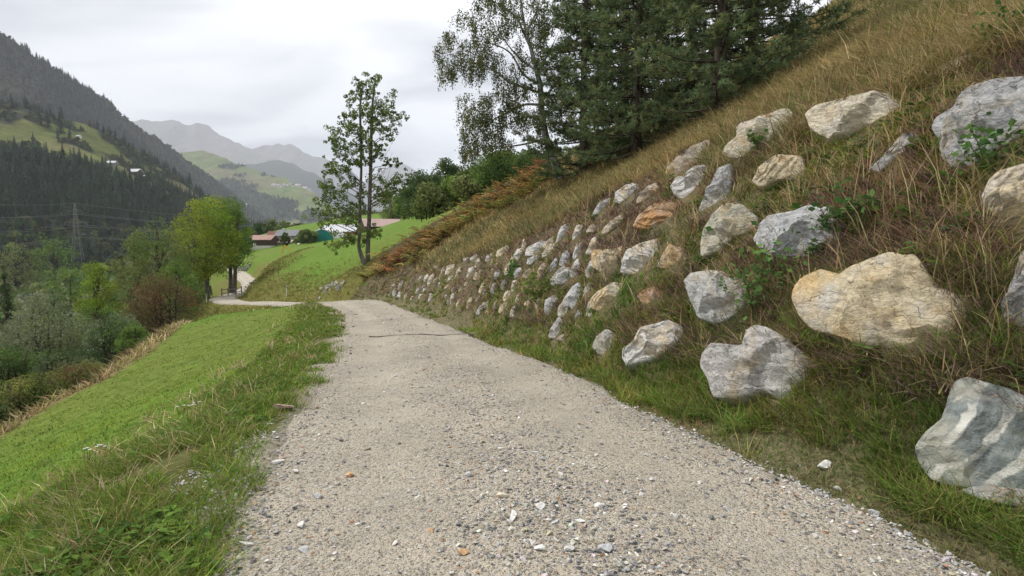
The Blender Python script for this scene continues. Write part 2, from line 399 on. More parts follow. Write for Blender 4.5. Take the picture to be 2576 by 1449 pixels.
rm = MB(); i, j = np.meshgrid(np.arange(nS - 1), np.arange(40), indexing='ij')
rm.add(np.stack([RDX, RDY, RDZ], -1).reshape(-1, 3), f4=np.stack([i * 41 + j, i * 41 + j + 1, (i + 1) * 41 + j + 1, (i + 1) * 41 + j], -1).reshape(-1, 4), c=np.stack([track, np.abs(lat[None]) * np.ones_like(RDX), RDX * 0], -1).reshape(-1, 3))
m, nt, b = mat('gravel'); v = pos(nt); sepc = N(nt, 'ShaderNodeSeparateColor'); nt.links.new(attr(nt, 'tint'), sepc.inputs[0]); trk, edg = sepc.outputs[0], sepc.outputs[1]
sand = mix(nt, ramp(nt, noise(nt, 1.6, v, 6, .65), [(.35, 0.), (.65, 1.)]), (.53, .465, .36), (.43, .385, .31))
sand = mix(nt, 1, sand, ramp(nt, noise(nt, 90, v, 3, .7), [(.3, .7), (.7, 1.25)]), 'MULTIPLY')
def stones(scale, thr, seed):
    mpn = N(nt, 'ShaderNodeMapping'); mpn.inputs['Location'].default_value = (seed, seed * 2, 0); nt.links.new(v, mpn.inputs[0])
    vo = N(nt, 'ShaderNodeTexVoronoi'); vo.inputs['Scale'].default_value = scale; nt.links.new(mpn.outputs[0], vo.inputs['Vector'])
    s2 = N(nt, 'ShaderNodeSeparateColor'); nt.links.new(vo.outputs['Color'], s2.inputs[0])
    cl = ramp(nt, s2.outputs[0], [(0, (.11, .115, .12)), (.16, (.22, .21, .20)), (.34, (.47, .40, .29)), (.52, (.60, .53, .42)), (.74, (.33, .30, .26)), (.86, (.68, .65, .58)), (.975, (.44, .23, .12))], 'CONSTANT')
    there = M('GREATER_THAN', s2.outputs[1], thr, nt=nt)
    dome = M('SUBTRACT', .55, M('MULTIPLY', vo.outputs['Distance'], 1.0, nt=nt), nt=nt)
    inside = M('GREATER_THAN', dome, .06, nt=nt)
    return cl, M('MULTIPLY', there, inside, nt=nt), M('MULTIPLY', M('MULTIPLY', there, inside, nt=nt), dome, nt=nt)
c1, f1, h1 = stones(88, .22, 0); c2, f2, h2 = stones(46, .32, 3.7); c3, f3_, h3 = stones(26, .68, 8.1)
wear = M('MULTIPLY', trk, ramp(nt, noise(nt, 1.1, v, 5, .6), [(.3, .45), (.7, 1.)]), nt=nt); loose = M('SUBTRACT', 1.0, M('MULTIPLY', wear, .55, nt=nt), nt=nt)
patch = ramp(nt, noise(nt, 2.3, v, 5, .65), [(.36, .25), (.6, 1.)])
f2 = M('MULTIPLY', f2, M('MULTIPLY', loose, patch, nt=nt), nt=nt); f3_ = M('MULTIPLY', f3_, M('MULTIPLY', loose, loose, nt=nt), nt=nt); f1 = M('MULTIPLY', f1, M('ADD', .35, M('MULTIPLY', loose, .6, nt=nt), nt=nt), nt=nt)
h2 = M('MULTIPLY', h2, f2, nt=nt); h3 = M('MULTIPLY', h3, f3_, nt=nt)
cc = mix(nt, f1, sand, c1); cc = mix(nt, f2, cc, c2); cc = mix(nt, f3_, cc, c3)
cc = mix(nt, M('MULTIPLY', wear, .25, nt=nt), cc, (.50, .455, .375))
cc = mix(nt, 1, cc, ramp(nt, noise(nt, .7, v, 5, .6), [(.3, .84), (.7, 1.1)]), 'MULTIPLY')
cc = mix(nt, M('MULTIPLY', ramp(nt, noise(nt, 5, v, 4), [(.45, 0.), (.65, 1.)]), M('MULTIPLY', M('POWER', edg, 7., nt=nt), .7, nt=nt), nt=nt), cc, (.22, .165, .105))
nt.links.new(cc, b.inputs['Base Color'])
hh = M('ADD', h1, M('ADD', M('MULTIPLY', h2, 2.2, nt=nt), M('MULTIPLY', h3, 3.5, nt=nt), nt=nt), nt=nt); hh = M('ADD', hh, M('MULTIPLY', noise(nt, 60, v, 4, .7), .8, nt=nt), nt=nt)
bump(nt, hh, 1.0, .02, b)
MT['gravel'] = m
road = tag(rm.build('gravel_road', m, smooth=True), kind='structure')
# ------------------------------------------------------------------ mountains
def loft(name, cols, nu, nv, amp, seed, colour, smooth=True, rough=.06):
    """cols: list of columns (foot to ridge) of (px, py, depth); returns the object and a sampler"""
    A = np.array([[P(*p) for p in c] for c in cols])                       # cols x rows x 3
    A[:, 0, 2] = np.minimum(A[:, 0, 2], -31)
    def res(a, n, ax):
        t = np.linspace(0, a.shape[ax] - 1, n); k = np.minimum(t.astype(int), a.shape[ax] - 2); f = t - k
        g = lambda q: np.take(a, np.clip(q, 0, a.shape[ax] - 1), ax)
        sh = [1, 1, 1]; sh[ax] = n; f = f.reshape(sh); p0, p1, p2, p3 = g(k - 1), g(k), g(k + 1), g(k + 2)
        return .5 * (2 * p1 + (p2 - p0) * f + (2 * p0 - 5 * p1 + 4 * p2 - p3) * f ** 2 + (3 * p1 - p0 - 3 * p2 + p3) * f ** 3)
    S = res(res(A, nu, 0), nv, 1)
    v01 = np.linspace(0, 1, nv)[None]
    # the far side falls away behind the ridge
    back = S[:, -1:] + np.array([-.35, 1.0, -.45]) * (np.linspace(.1, 1, 6)[None, :, None] * S[:, -1:, 1:2] * .35)
    d = fbm(S[..., :2] / amp / 14, 5, seed, .55); S[..., 2] += d * amp * (.35 + .65 * v01) * 1.0
    S[..., 2] += vnoise(S[..., :2] / amp / 1.1, seed + 9) * amp * rough
    back[..., 2] += (d * amp)[:, -1:]
    foot = S[:, :1].copy(); foot[..., 2] = -70; foot[..., :2] *= .97
    G = np.concatenate([foot, S, back], 1); a, bn = G.shape[:2]
    i, j = np.meshgrid(np.arange(a - 1), np.arange(bn - 1), indexing='ij')
    mb = MB(); uu = np.linspace(0, 1, a)[:, None] * np.ones((1, bn)); vv = np.concatenate([[0], np.linspace(0, 1, nv), np.ones(6)])[None] * np.ones((a, 1))
    cc = colour(uu.ravel(), vv.ravel(), G.reshape(-1, 3))
    mb.add(G.reshape(-1, 3), f4=np.stack([i * bn + j, (i + 1) * bn + j, (i + 1) * bn + j + 1, i * bn + j + 1], -1).reshape(-1, 4), c=cc)
    o = tag(mb.build(name, MT['slope'], smooth=smooth), kind='structure')
    def samp(u, v):
        x = np.clip(u, 0, 1) * (nu - 1); y = np.clip(v, 0, 1) * (nv - 1); i = np.minimum(x.astype(int), nu - 2); j = np.minimum(y.astype(int), nv - 2); fx = (x - i)[:, None]; fy = (y - j)[:, None]
        return S[i, j] * (1 - fx) * (1 - fy) + S[i + 1, j] * fx * (1 - fy) + S[i, j + 1] * (1 - fx) * fy + S[i + 1, j + 1] * fx * fy
    return o, samp
m, nt, b = mat('mountain_slope'); v = pos(nt)
c = mix(nt, 1, attr(nt, 'tint'), ramp(nt, noise(nt, .02, v, 6, .65), [(.3, .7), (.7, 1.3)]), 'MULTIPLY')
c = mix(nt, 1, c, ramp(nt, noise(nt, .12, v, 4, .65), [(.3, .75), (.7, 1.25)]), 'MULTIPLY')
nt.links.new(c, b.inputs['Base Color']); b.inputs['Specular IOR Level'].default_value = .03
MT['slope'] = m
def rgb(t): return np.asarray(t, float)
def shade(n, *stops):
    n = np.asarray(n); ps = [s[0] for s in stops]
    return np.stack([np.interp(n, ps, [s[1][k] for s in stops]) for k in range(3)], -1)

# opposite valley side: the high wooded ridge
colsB = [[(-1000, 650, 800), (-1000, 250, 1200), (-1000, -60, 1400), (-1000, -320, 1500)],
         [(-420, 650, 900), (-420, 300, 1400), (-420, 40, 1600), (-420, -150, 1750)],
         [(-150, 650, 950), (-150, 330, 1450), (-150, 150, 1700), (-150, 25, 1850)],
         [(0, 650, 1000), (0, 360, 1500), (0, 220, 1800), (0, 120, 1950)],
         [(130, 650, 1050), (130, 380, 1600), (140, 280, 1950), (150, 212, 2100)],
         [(260, 640, 1100), (260, 420, 1750), (265, 330, 2150), (270, 280, 2300)],
         [(390, 635, 1250), (390, 460, 2000), (392, 395, 2400), (395, 356, 2600)],
         [(500, 630, 1450), (500, 500, 2300), (503, 455, 2700), (505, 430, 2900)],
         [(600, 620, 1800), (600, 540, 2650), (603, 505, 3050), (605, 487, 3200)],
         [(690, 610, 2300), (690, 565, 3100), (692, 545, 3400), (695, 533, 3500)],
         [(790, 600, 3000), (790, 585, 3500), (790, 578, 3700), (790, 570, 3800)]]
def cB(u, v, p):
    n = fbm(p[:, :2] / 260, 4, 61)
    return shade(n, (-.6, (.020, .030, .020)), (.2, (.030, .038, .024)), (.7, (.055, .055, .032)))
mB, sB = loft('mountain', colsB, 150, 90, 60, 11, cB)
# the near spur on that side: spruce wood below, alp meadow above
colsF = [[(-800, 690, 400), (-800, 520, 520), (-800, 400, 650), (-800, 280, 800), (-800, 120, 920)],
         [(-300, 660, 430), (-300, 500, 560), (-300, 400, 700), (-300, 300, 850), (-300, 200, 980)],
         [(-100, 655, 460), (-100, 510, 600), (-100, 400, 740), (-100, 310, 880), (-100, 235, 1000)],
         [(0, 650, 480), (0, 515, 630), (0, 408, 760), (0, 320, 900), (5, 262, 1020)],
         [(110, 645, 500), (110, 520, 660), (110, 410, 790), (115, 345, 930), (125, 305, 1050)],
         [(230, 640, 540), (230, 535, 690), (230, 432, 830), (235, 385, 960), (245, 345, 1090)],
         [(340, 636, 600), (340, 550, 760), (340, 462, 900), (345, 430, 1020), (350, 405, 1150)],
         [(440, 632, 680), (440, 565, 840), (440, 497, 1000), (445, 475, 1100), (450, 455, 1230)],
         [(540, 628, 800), (540, 580, 980), (540, 540, 1150), (545, 525, 1250), (550, 512, 1350)],
         [(640, 622, 1000), (640, 600, 1180), (640, 580, 1320), (645, 572, 1420), (650, 566, 1500)],
         [(740, 615, 1300), (740, 607, 1400), (740, 601, 1500), (745, 597, 1600), (750, 594, 1700)]]
def fmask(u, v, p):                     # 1 = wooded, 0 = alp meadow
    n = fbm(p[:, :2] / 90, 3, 71)
    edge = .50 + .05 * n
    wood = sstep(edge + .03, edge - .03, v)
    bush = sstep(-.12, .1, fbm(p[:, :2] / 60, 3, 75) + .35 * sstep(.8, .95, v) + .25 * sstep(.6, .78, u))
    return np.maximum(wood, np.where(v > edge, bush, 0))
def cF(u, v, p):
    n = fbm(p[:, :2] / 70, 4, 62)
    mead = shade(n, (-.6, (.085, .105, .028)), (.2, (.115, .125, .035)), (.7, (.13, .12, .05)))
    return lerp(mead, (.022, .032, .018), fmask(u, v, p))
mF, sF = loft('alp_hill', colsF, 170, 110, 16, 12, cF)
# the green hill with the village, the blue wooded hill, the bare mountains
colsV = [[(400, 640, 2900), (400, 500, 3600), (400, 420, 4200), (400, 385, 4500)], [(470, 640, 2900), (470, 480, 3700), (470, 410, 4250), (470, 374, 4500)],
         [(530, 635, 2900), (530, 490, 3700), (530, 415, 4250), (530, 378, 4500)], [(600, 625, 2900), (600, 500, 3700), (600, 440, 4150), (600, 405, 4400)],
         [(680, 610, 2900), (680, 520, 3600), (680, 470, 4000), (682, 442, 4250)], [(750, 600, 2900), (750, 530, 3500), (750, 490, 3800), (752, 466, 4050)],
         [(830, 598, 2900), (830, 560, 3300), (830, 530, 3550), (832, 508, 3800)], [(920, 598, 2900), (920, 585, 3200), (920, 570, 3400), (922, 562, 3600)], [(1050, 598, 2900), (1050, 592, 3100), (1050, 588, 3300), (1050, 584, 3400)]]
def vmask(u, v, p):
    n = fbm(p[:, :2] / 330, 4, 81); lowr = sstep(.62, .42, v + .25 * (1 - u) - .12)
    return sstep(.0, .25, n + .0 + .75 * lowr)
def cV(u, v, p):
    n = fbm(p[:, :2] / 260, 4, 63)
    return lerp(shade(n, (-.6, (.10, .14, .04)), (.3, (.14, .165, .055)), (.7, (.15, .135, .07))), (.032, .045, .026), vmask(u, v, p))
mV, sV = loft('village_hill', colsV, 120, 70, 55, 13, cV)
colsU = [[(560, 600, 6200), (560, 440, 7200), (560, 420, 7600)], [(640, 600, 6200), (640, 430, 7200), (640, 409, 7600)], [(720, 600, 6200), (720, 430, 7200), (715, 404, 7600)], [(790, 600, 6200), (790, 470, 7000), (780, 432, 7400)],
         [(860, 600, 6200), (860, 510, 6800), (850, 475, 7200)], [(960, 600, 6200), (960, 560, 6600), (960, 540, 6900)], [(1060, 600, 6200), (1060, 590, 6500), (1060, 585, 6700)]]
mU, sU = loft('wooded_hill', colsU, 90, 50, 45, 14, lambda u, v, p: shade(fbm(p[:, :2] / 400, 4, 64), (-.6, (.024, .036, .03)), (.6, (.045, .055, .04))))
def cG(u, v, p): return shade(fbm(p[:, :2] / 500, 4, 65), (-.6, (.12, .105, .11)), (.1, (.19, .155, .15)), (.6, (.15, .145, .12)))
colsG = [[(200, 600, 8200), (200, 400, 9800), (200, 330, 10600)], [(340, 600, 8200), (340, 390, 9800), (340, 308, 10600)], [(390, 600, 8200), (390, 390, 9800), (392, 307, 10600)], [(440, 600, 8200), (440, 390, 9800), (440, 303, 10600)],
         [(470, 600, 8200), (470, 390, 9800), (468, 318, 10600)], [(490, 600, 8200), (490, 390, 9800), (492, 310, 10500)], [(520, 600, 8200), (520, 400, 9800), (522, 320, 10600)], [(570, 600, 8200), (570, 420, 9700), (565, 342, 10500)],
         [(640, 600, 8200), (640, 440, 9600), (630, 378, 10400)], [(720, 600, 8200), (720, 480, 9500), (705, 412, 10200)], [(800, 600, 8200), (800, 530, 9300), (780, 460, 10000)]]
mG, sG = loft('bare_mountain', colsG, 160, 80, 80, 15, cG, rough=.2)
colsH = [[(560, 600, 9400), (560, 480, 10800), (560, 400, 11600)], [(640, 600, 9400), (640, 460, 10800), (645, 373, 11600)], [(690, 600, 9400), (690, 450, 10800), (695, 368, 11600)], [(735, 600, 9400), (735, 450, 10800), (735, 362, 11600)],
         [(780, 600, 9400), (780, 470, 10800), (775, 385, 11600)], [(840, 600, 9400), (840, 500, 10600), (835, 405, 11400)], [(900, 600, 9400), (900, 520, 10500), (895, 440, 11200)], [(960, 600, 9400), (960, 550, 10400), (950, 480, 11000)]]
mH, sH = loft('bare_mountain', colsH, 140, 70, 75, 16, cG, rough=.2)
colsI = [[(860, 600, 11500), (860, 540, 12500), (860, 490, 13000)], [(960, 600, 11500), (960, 480, 12500), (965, 432, 13000)], [(1010, 600, 11500), (1010, 470, 12500), (1012, 412, 13000)], [(1060, 600, 11500), (1060, 490, 12500), (1060, 435, 13000)], [(1180, 600, 11500), (1180, 550, 12500), (1180, 520, 13000)]]
mI, sI = loft('bare_mountain', colsI, 70, 40, 50, 17, cG)

# the river on the valley floor
rv = MB(); a = np.array([P(-40, 697, 470), P(20, 694, 480), P(60, 691, 490), P(110, 688, 505)]); wv = np.array([[8, 6, 0]])
for k in range(3): rv.add([a[k] - wv[0], a[k] + wv[0], a[k + 1] + wv[0], a[k + 1] - wv[0]], f4=[[0, 1, 2, 3]])
m, nt, b = mat('river_water'); nt.links.new(ramp(nt, noise(nt, .3, pos(nt)), [(.35, (.30, .29, .27)), (.65, (.42, .41, .39))]), b.inputs['Base Color']); b.inputs['Roughness'].default_value = .4
tag(rv.build('river', m), kind='structure')

# ------------------------------------------------------------------ copies of small plants and stones spread over a surface (uncountable stuff)
def scatter(name, label, cat, pts, rot, scl, idx, tint, protos):
    n = len(pts); me = bpy.data.meshes.new(name); me.vertices.add(n); me.vertices.foreach_set('co', np.asarray(pts, np.float32).ravel())
    for an, ty, key, d in (('rot', 'FLOAT_VECTOR', 'vector', rot), ('scl', 'FLOAT', 'value', scl), ('idx', 'INT', 'value', idx)):
        at = me.attributes.new(an, ty, 'POINT'); at.data.foreach_set(key, np.ascontiguousarray(d, np.int32 if ty == 'INT' else np.float32).ravel())
    at = me.attributes.new('itint', 'FLOAT_COLOR', 'POINT'); at.data.foreach_set('color', np.concatenate([tint, np.ones((n, 1))], 1).astype(np.float32).ravel())
    o = link(name, me); tag(o, label, cat, kind='stuff')
    pc = bpy.data.collections.new(name + '_kinds')
    for k, pm in enumerate(protos):
        q = bpy.data.objects.new('%s_%02d' % (name, k), pm); pc.objects.link(q)
    g = bpy.data.node_groups.new(name, 'GeometryNodeTree'); g.interface.new_socket('Geometry', in_out='INPUT', socket_type='NodeSocketGeometry'); g.interface.new_socket('Geometry', in_out='OUTPUT', socket_type='NodeSocketGeometry')
    gi, go = g.nodes.new('NodeGroupInput'), g.nodes.new('NodeGroupOutput')
    ci = g.nodes.new('GeometryNodeCollectionInfo'); ci.inputs[0].default_value = pc; ci.inputs[1].default_value = True; ci.inputs[2].default_value = True
    ip = g.nodes.new('GeometryNodeInstanceOnPoints'); ip.inputs['Pick Instance'].default_value = True
    def na(an, ty):
        q = g.nodes.new('GeometryNodeInputNamedAttribute'); q.data_type = ty; q.inputs[0].default_value = an; return q.outputs[0]
    er = g.nodes.new('FunctionNodeEulerToRotation'); g.links.new(na('rot', 'FLOAT_VECTOR'), er.inputs[0]); g.links.new(er.outputs[0], ip.inputs['Rotation'])
    g.links.new(na('scl', 'FLOAT'), ip.inputs['Scale']); g.links.new(na('idx', 'INT'), ip.inputs['Instance Index'])
    g.links.new(gi.outputs[0], ip.inputs['Points']); g.links.new(ci.outputs[0], ip.inputs['Instance']); g.links.new(ip.outputs[0], go.inputs[0])
    md = o.modifiers.new('spread', 'NODES'); md.node_group = g
    return o
def zrot(n, tilt=.12):
    return np.stack([rng.normal(0, tilt, n), rng.normal(0, tilt, n), rng.uniform(0, 6.283, n)], -1)
def var(base, n, v=.18, hue=.1):
    b = np.asarray(base, float); b = b if b.ndim == 2 else np.tile(b, (n, 1))
    return np.clip(b * (1 + rng.normal(0, v, (n, 1))).clip(.4, 1.8) * (1 + rng.normal(0, hue, (n, 3))).clip(.6, 1.5), 0, 1)

def leaf_quads(mb, c, size, tint, up=.0, aspect=.55, hang=None):
    """one rhombic leaf at each centre c"""
    n = len(c); size = np.broadcast_to(np.asarray(size, float), (n,))
    a = rng.normal(size=(n, 3)); a[:, 2] *= (1 - up)
    if hang is not None: a = a * .5 + np.array([0, 0, -hang])
    a /= np.linalg.norm(a, axis=1)[:, None] + 1e-9
    t = rng.normal(size=(n, 3)); b = np.cross(a, t); b /= np.linalg.norm(b, axis=1)[:, None] + 1e-9
    a = a * size[:, None]; b = b * (size * aspect)[:, None]
    v = np.stack([c - a * .5, c + b * .5, c + a * .5, c - b * .5], 1).reshape(-1, 3)
    f = np.arange(n * 4).reshape(-1, 4)
    mb.add(v, f4=f, c=np.repeat(np.broadcast_to(tint, (n, 3)), 4, 0))
def spruce(h, r, tiers, nb, seed):
    """a far spruce: spire, and tiers of ragged boughs"""
    rs = np.random.default_rng(seed); mb = MB()
    mb.tube([(0, 0, 0), (0, 0, h * .5), (0, 0, h)], [h * .014, h * .009, .02], 4, c=(.05, .04, .03))
    for k in range(tiers):
        t = k / (tiers - 1); z = h * (.10 + .86 * t); rr_ = r * (1 - t) ** .85 * (1 + rs.uniform(-.18, .18)) + r * .05
        for q in range(nb):
            a = 6.283 * (q + rs.uniform(-.35, .35)) / nb + k * 1.3; L = rr_ * rs.uniform(.7, 1.15); wd_ = L * .55
            d = np.array([math.cos(a), math.sin(a), 0]); s = np.array([-d[1], d[0], 0]); dz = h * .075
            v = [np.array([0, 0, z + dz * .9]), d * L * .6 + s * wd_ * .5 + [0, 0, z], d * L + [0, 0, z - dz * rs.uniform(.2, .9)], d * L * .6 - s * wd_ * .5 + [0, 0, z]]
            g = rs.uniform(.75, 1.2)
            mb.add(v, f4=[[0, 1, 2, 3]], c=np.array([1., 1, 1]) * g)
    me = mb.mesh('spruce'); me.materials.append(MT['far']); return me
def roundtree(h, r, n, seed, size):
    """a far broadleaved tree or shrub: trunk and leaf clumps"""
    rs = np.random.default_rng(seed); mb = MB()
    mb.tube([(0, 0, 0), (0, 0, h * .3), (0, 0, h * .7)], [h * .02, h * .015, .03], 4, c=(.5, .4, .35))
    nb = 7; bl = [(rs.uniform(-.5, .5) * r, rs.uniform(-.5, .5) * r, h * rs.uniform(.35, .8), r * rs.uniform(.4, .65)) for _ in range(nb)] + [(0, 0, h * .78, r * .5)]
    for (x, y, z, q) in bl:
        d = rs.normal(size=(n // nb, 3)); d /= np.linalg.norm(d, axis=1)[:, None]; d *= rs.uniform(.75, 1.05, (len(d), 1)) * q
        d[:, 2] *= .85
        leaf_quads(mb, d + [x, y, z], size * rs.uniform(.7, 1.3, len(d)), np.ones(3) * rs.uniform(.8, 1.2), aspect=.8)
    me = mb.mesh('round_tree'); me.materials.append(MT['far']); return me
SPR = [spruce(22 * (1 - .12 * (s % 2)), 4.2 + .7 * (s % 3), 12, 7, s) for s in range(4)]
RND = [roundtree(9, 4.2, 150, 20 + s, 1.9) for s in range(4)]
# spruce wood on the near spur
def woods(name, label, samp, mask, n, size, split, tintS, tintR, ur=(0, 1), vr=(0, 1)):
    u = rng.uniform(*ur, n); v = rng.uniform(*vr, n); p = samp(u, v); keep = rng.uniform(size=n) < mask(u, v, p)
    u, v, p = u[keep], v[keep], p[keep]; n = len(p)
    con = rng.uniform(size=n) < split(u, v, p)
    idx = np.where(con, rng.integers(0, 4, n), 4 + rng.integers(0, 4, n))
    tint = np.where(con[:, None], var(tintS, n, .3, .07), var(tintR, n, .28, .10))
    p[:, 2] -= .5
    return scatter(name, label, 'forest', p, zrot(n, .03), size * rng.uniform(.5, 1.3, n) * np.where(con, 1, 1.1), idx, tint, SPR + RND)
woods('spruce_forest', 'dark spruce forest below the alp meadow across the valley', sF, lambda u, v, p: (fmask(u, v, p) > .4) & (v < .56), 5000, 1.05,
      lambda u, v, p: np.where((v > .17) & (u < .75), .96, .3), (.036, .056, .034), (.085, .11, .045))
woods('alp_trees', 'scrub and scattered spruces growing over the alp meadow', sF, lambda u, v, p: .75 * (fmask(u, v, p) > .5) * (v > .5), 5200, .8,
      lambda u, v, p: np.where(v > .93, .8, .10) + .5 * (u > .6), (.034, .052, .033), (.09, .115, .046))
woods('mountain_forest', 'dense forest covering the high ridge across the valley', sB, lambda u, v, p: .95 * (v > .2), 10800, 1.15,
      lambda u, v, p: np.clip(.72 + .9 * fbm(p[:, :2] / 260, 3, 61) * -1 - .3 * (v > .9), .08, .98), (.032, .048, .034), (.078, .085, .042), vr=(.2, 1))
woods('hill_forest', 'woods on the far green hill below the village', sV, lambda u, v, p: .9 * (vmask(u, v, p) > .4), 6500, 1.5, lambda u, v, p: .3 + 0 * u, (.03, .045, .03), (.06, .08, .042))
# ------------------------------------------------------------------ the boulder bank
c4 = lambda s: [(1500 + a / 1.932, 700 + b_ / 1.932) for a, b_ in s]
c5 = lambda s: [(2500 + a / 1.7047, 300 + b_ / 1.7047) for a, b_ in s]
c6 = lambda s: [(2500 + a / 1.449, 1000 + b_ / 1.449) for a, b_ in s]
cO = lambda s: [(a / .644, b_ / .644) for a, b_ in s]
W_, C_, G_, O_, Y_, T_ = (.66, .65, .62), (.68, .61, .47), (.50, .505, .505), (.55, .35, .19), (.70, .59, .40), (.52, .44, .34)
BL = [  # outline in the photograph, stone colour, how far it stands out, label of the striking ones
 (c5([(565,510),(600,450),(660,400),(655,345),(700,310),(860,260),(940,230),(1010,280),(1020,320),(940,380),(850,430),(740,490),(700,530),(620,520)]), C_, 1, 'long cream boulder at the top of the bank with grass across it'),
 (c5([(1140,250),(1200,200),(1330,165),(1500,125),(1620,130),(1720,190),(1730,260),(1640,320),(1490,330),(1380,390),(1290,410),(1210,370),(1150,320)]), C_, 1, 'broad cream boulder high on the bank'),
 (c5([(1970,340),(2000,280),(2100,220),(2140,140),(2200,90),(2350,50),(2560,30),(2720,70),(2720,300),(2560,380),(2400,450),(2300,520),(2240,570),(2100,580),(2040,520),(2020,420)]), G_, 1, 'huge grey boulder at the top right corner of the bank'),
 (c5([(190,610),(250,540),(330,480),(430,435),(460,460),(400,560),(330,620),(270,660),(200,650)]), T_, .8, None),
 (c5([(215,730),(260,670),(320,660),(360,610),(420,600),(460,640),(430,720),(380,790),(310,810),(240,780)]), W_, 1, None),
 (c5([(400,880),(440,780),(490,690),(520,620),(590,600),(600,700),(590,780),(500,870),(430,890)]), G_, 1, 'steep grey slab beside the orange boulder'),
 (c5([(770,690),(800,610),(860,560),(920,530),(1060,540),(1090,620),(1060,670),(940,690),(860,720),(800,720)]), Y_, 1, None),
 (c5([(420,1110),(440,1020),(490,930),(540,880),(620,850),(690,880),(760,940),(770,1000),(700,1030),(620,1060),(540,1140),(430,1175)]), (.55,.53,.43), 1, None),
 (c5([(780,1080),(830,990),(880,940),(980,920),(1120,880),(1230,890),(1290,940),(1330,1000),(1320,1100),(1250,1150),(1100,1180),(950,1180),(880,1190),(820,1130)]), (.55,.56,.57), 1, 'pale grey boulder in the middle of the bank with small plants in front'),
 (c5([(120,1260),(160,1180),(200,1120),(260,1150),(300,1160),(290,1230),(210,1270)]), T_, .9, None),
 (c5([(2290,800),(2340,700),(2400,640),(2560,600),(2720,620),(2720,980),(2560,1010),(2380,1000),(2350,900)]), Y_, 1, None),
 (c5([(1600,560),(1660,490),(1740,390),(1830,370),(1850,420),(1780,480),(1700,540),(1620,620),(1530,600)]), G_, .6, None),
 (c5([(1560,970),(1600,940),(1660,920),(1680,950),(1640,980),(1580,990)]), C_, .8, None),
 (c6([(270,150),(300,110),(380,95),(470,110),(600,160),(590,270),(560,300),(490,350),(420,370),(340,330),(310,270)]), (.53,.54,.53), 1, None),
 (c6([(910,250),(920,190),(960,140),(1060,95),(1130,130),(1240,70),(1310,35),(1400,20),(1540,15),(1580,90),(1640,160),(1680,200),(1790,230),(1820,290),(1810,390),(1740,480),(1600,490),(1400,495),(1280,480),(1130,430),(1020,400),(940,330)]), (.70,.60,.41), 1, 'largest boulder, cream yellow with orange stains'),
 (c6([(2050,280),(2100,220),(2130,100),(2160,0),(2300,-60),(2340,380),(2174,440),(2100,380)]), (.56,.57,.585), 1, None),
 (c6([(370,620),(380,560),(430,510),(590,520),(610,440),(660,420),(770,450),(830,510),(900,560),(950,610),(920,680),(860,730),(790,800),(700,750),(560,785),(450,780),(420,700)]), (.57,.55,.52), 1, 'grey white boulder low on the bank by the verge'),
 (c4([(1820,1340),(1830,1270),(1900,1240),(1950,1160),(2020,1110),(2130,1090),(2220,1130),(2240,1200),(2140,1280),(2050,1340),(1950,1370),(1850,1390)]), W_, 1, None),
 (c6([(1590,1090),(1640,1030),(1740,960),(1760,840),(1790,760),(1850,730),(1960,750),(2080,790),(2174,830),(2340,880),(2340,1320),(2174,1300),(2020,1290),(1880,1290),(1760,1270),(1680,1240),(1600,1150)]), 'vein', 1, 'dark green grey boulder with white veins'),
 (c6([(1780,1300),(1850,1310),(2000,1310),(2174,1325),(2330,1350),(2330,1440),(2174,1420),(1950,1380)]), G_, .5, None),
 (c4([(1920,880),(1960,840),(2040,820),(2110,850),(2130,900),(2110,950),(2000,950),(1950,930)]), O_, .9, None),
 (cO([(2345,188),(2380,160),(2430,140),(2480,126),(2505,138),(2450,168),(2390,188)]), C_, .9, None),
 (c4([(1800,690),(1810,620),(1840,540),(1930,500),(2040,470),(2060,560),(2050,640),(2000,720),(1880,710)]), W_, 1, None),
 (c4([(1900,350),(1930,280),(2000,220),(2090,165),(2170,190),(2210,240),(2200,300),(2100,330),(2030,360),(1960,370)]), O_, .9, 'orange boulder high on the bank'),
 (c4([(1745,160),(1760,100),(1820,55),(1880,35),(1925,70),(1910,110),(1850,140),(1790,180)]), W_, 1, None),
 (c4([(1900,180),(1940,110),(1990,60),(2050,30),(2070,70),(2040,110),(1960,160)]), T_, .9, None),
 (c4([(1575,590),(1590,540),(1720,545),(1790,515),(1810,560),(1800,620),(1720,680),(1640,690),(1590,660)]), Y_, 1, None),
 (c4([(2075,660),(2100,590),(2160,510),(2250,530),(2280,570),(2230,610),(2150,640)]), W_, .9, None),
 (c4([(1355,930),(1370,890),(1420,820),(1470,785),(1490,860),(1495,940),(1430,975)]), G_, 1, None),
 (c4([(1570,970),(1570,910),(1610,860),(1720,795),(1810,800),(1780,900),(1740,960),(1650,990)]), C_, 1, None),
 (c4([(1245,1190),(1270,1120),(1320,1040),(1345,1080),(1340,1150),(1310,1200)]), G_, 1, None),
 (c4([(1580,1260),(1610,1190),(1680,1140),(1740,1170),(1740,1260),(1690,1320),(1620,1310)]), (.54,.51,.44), 1, None),
]
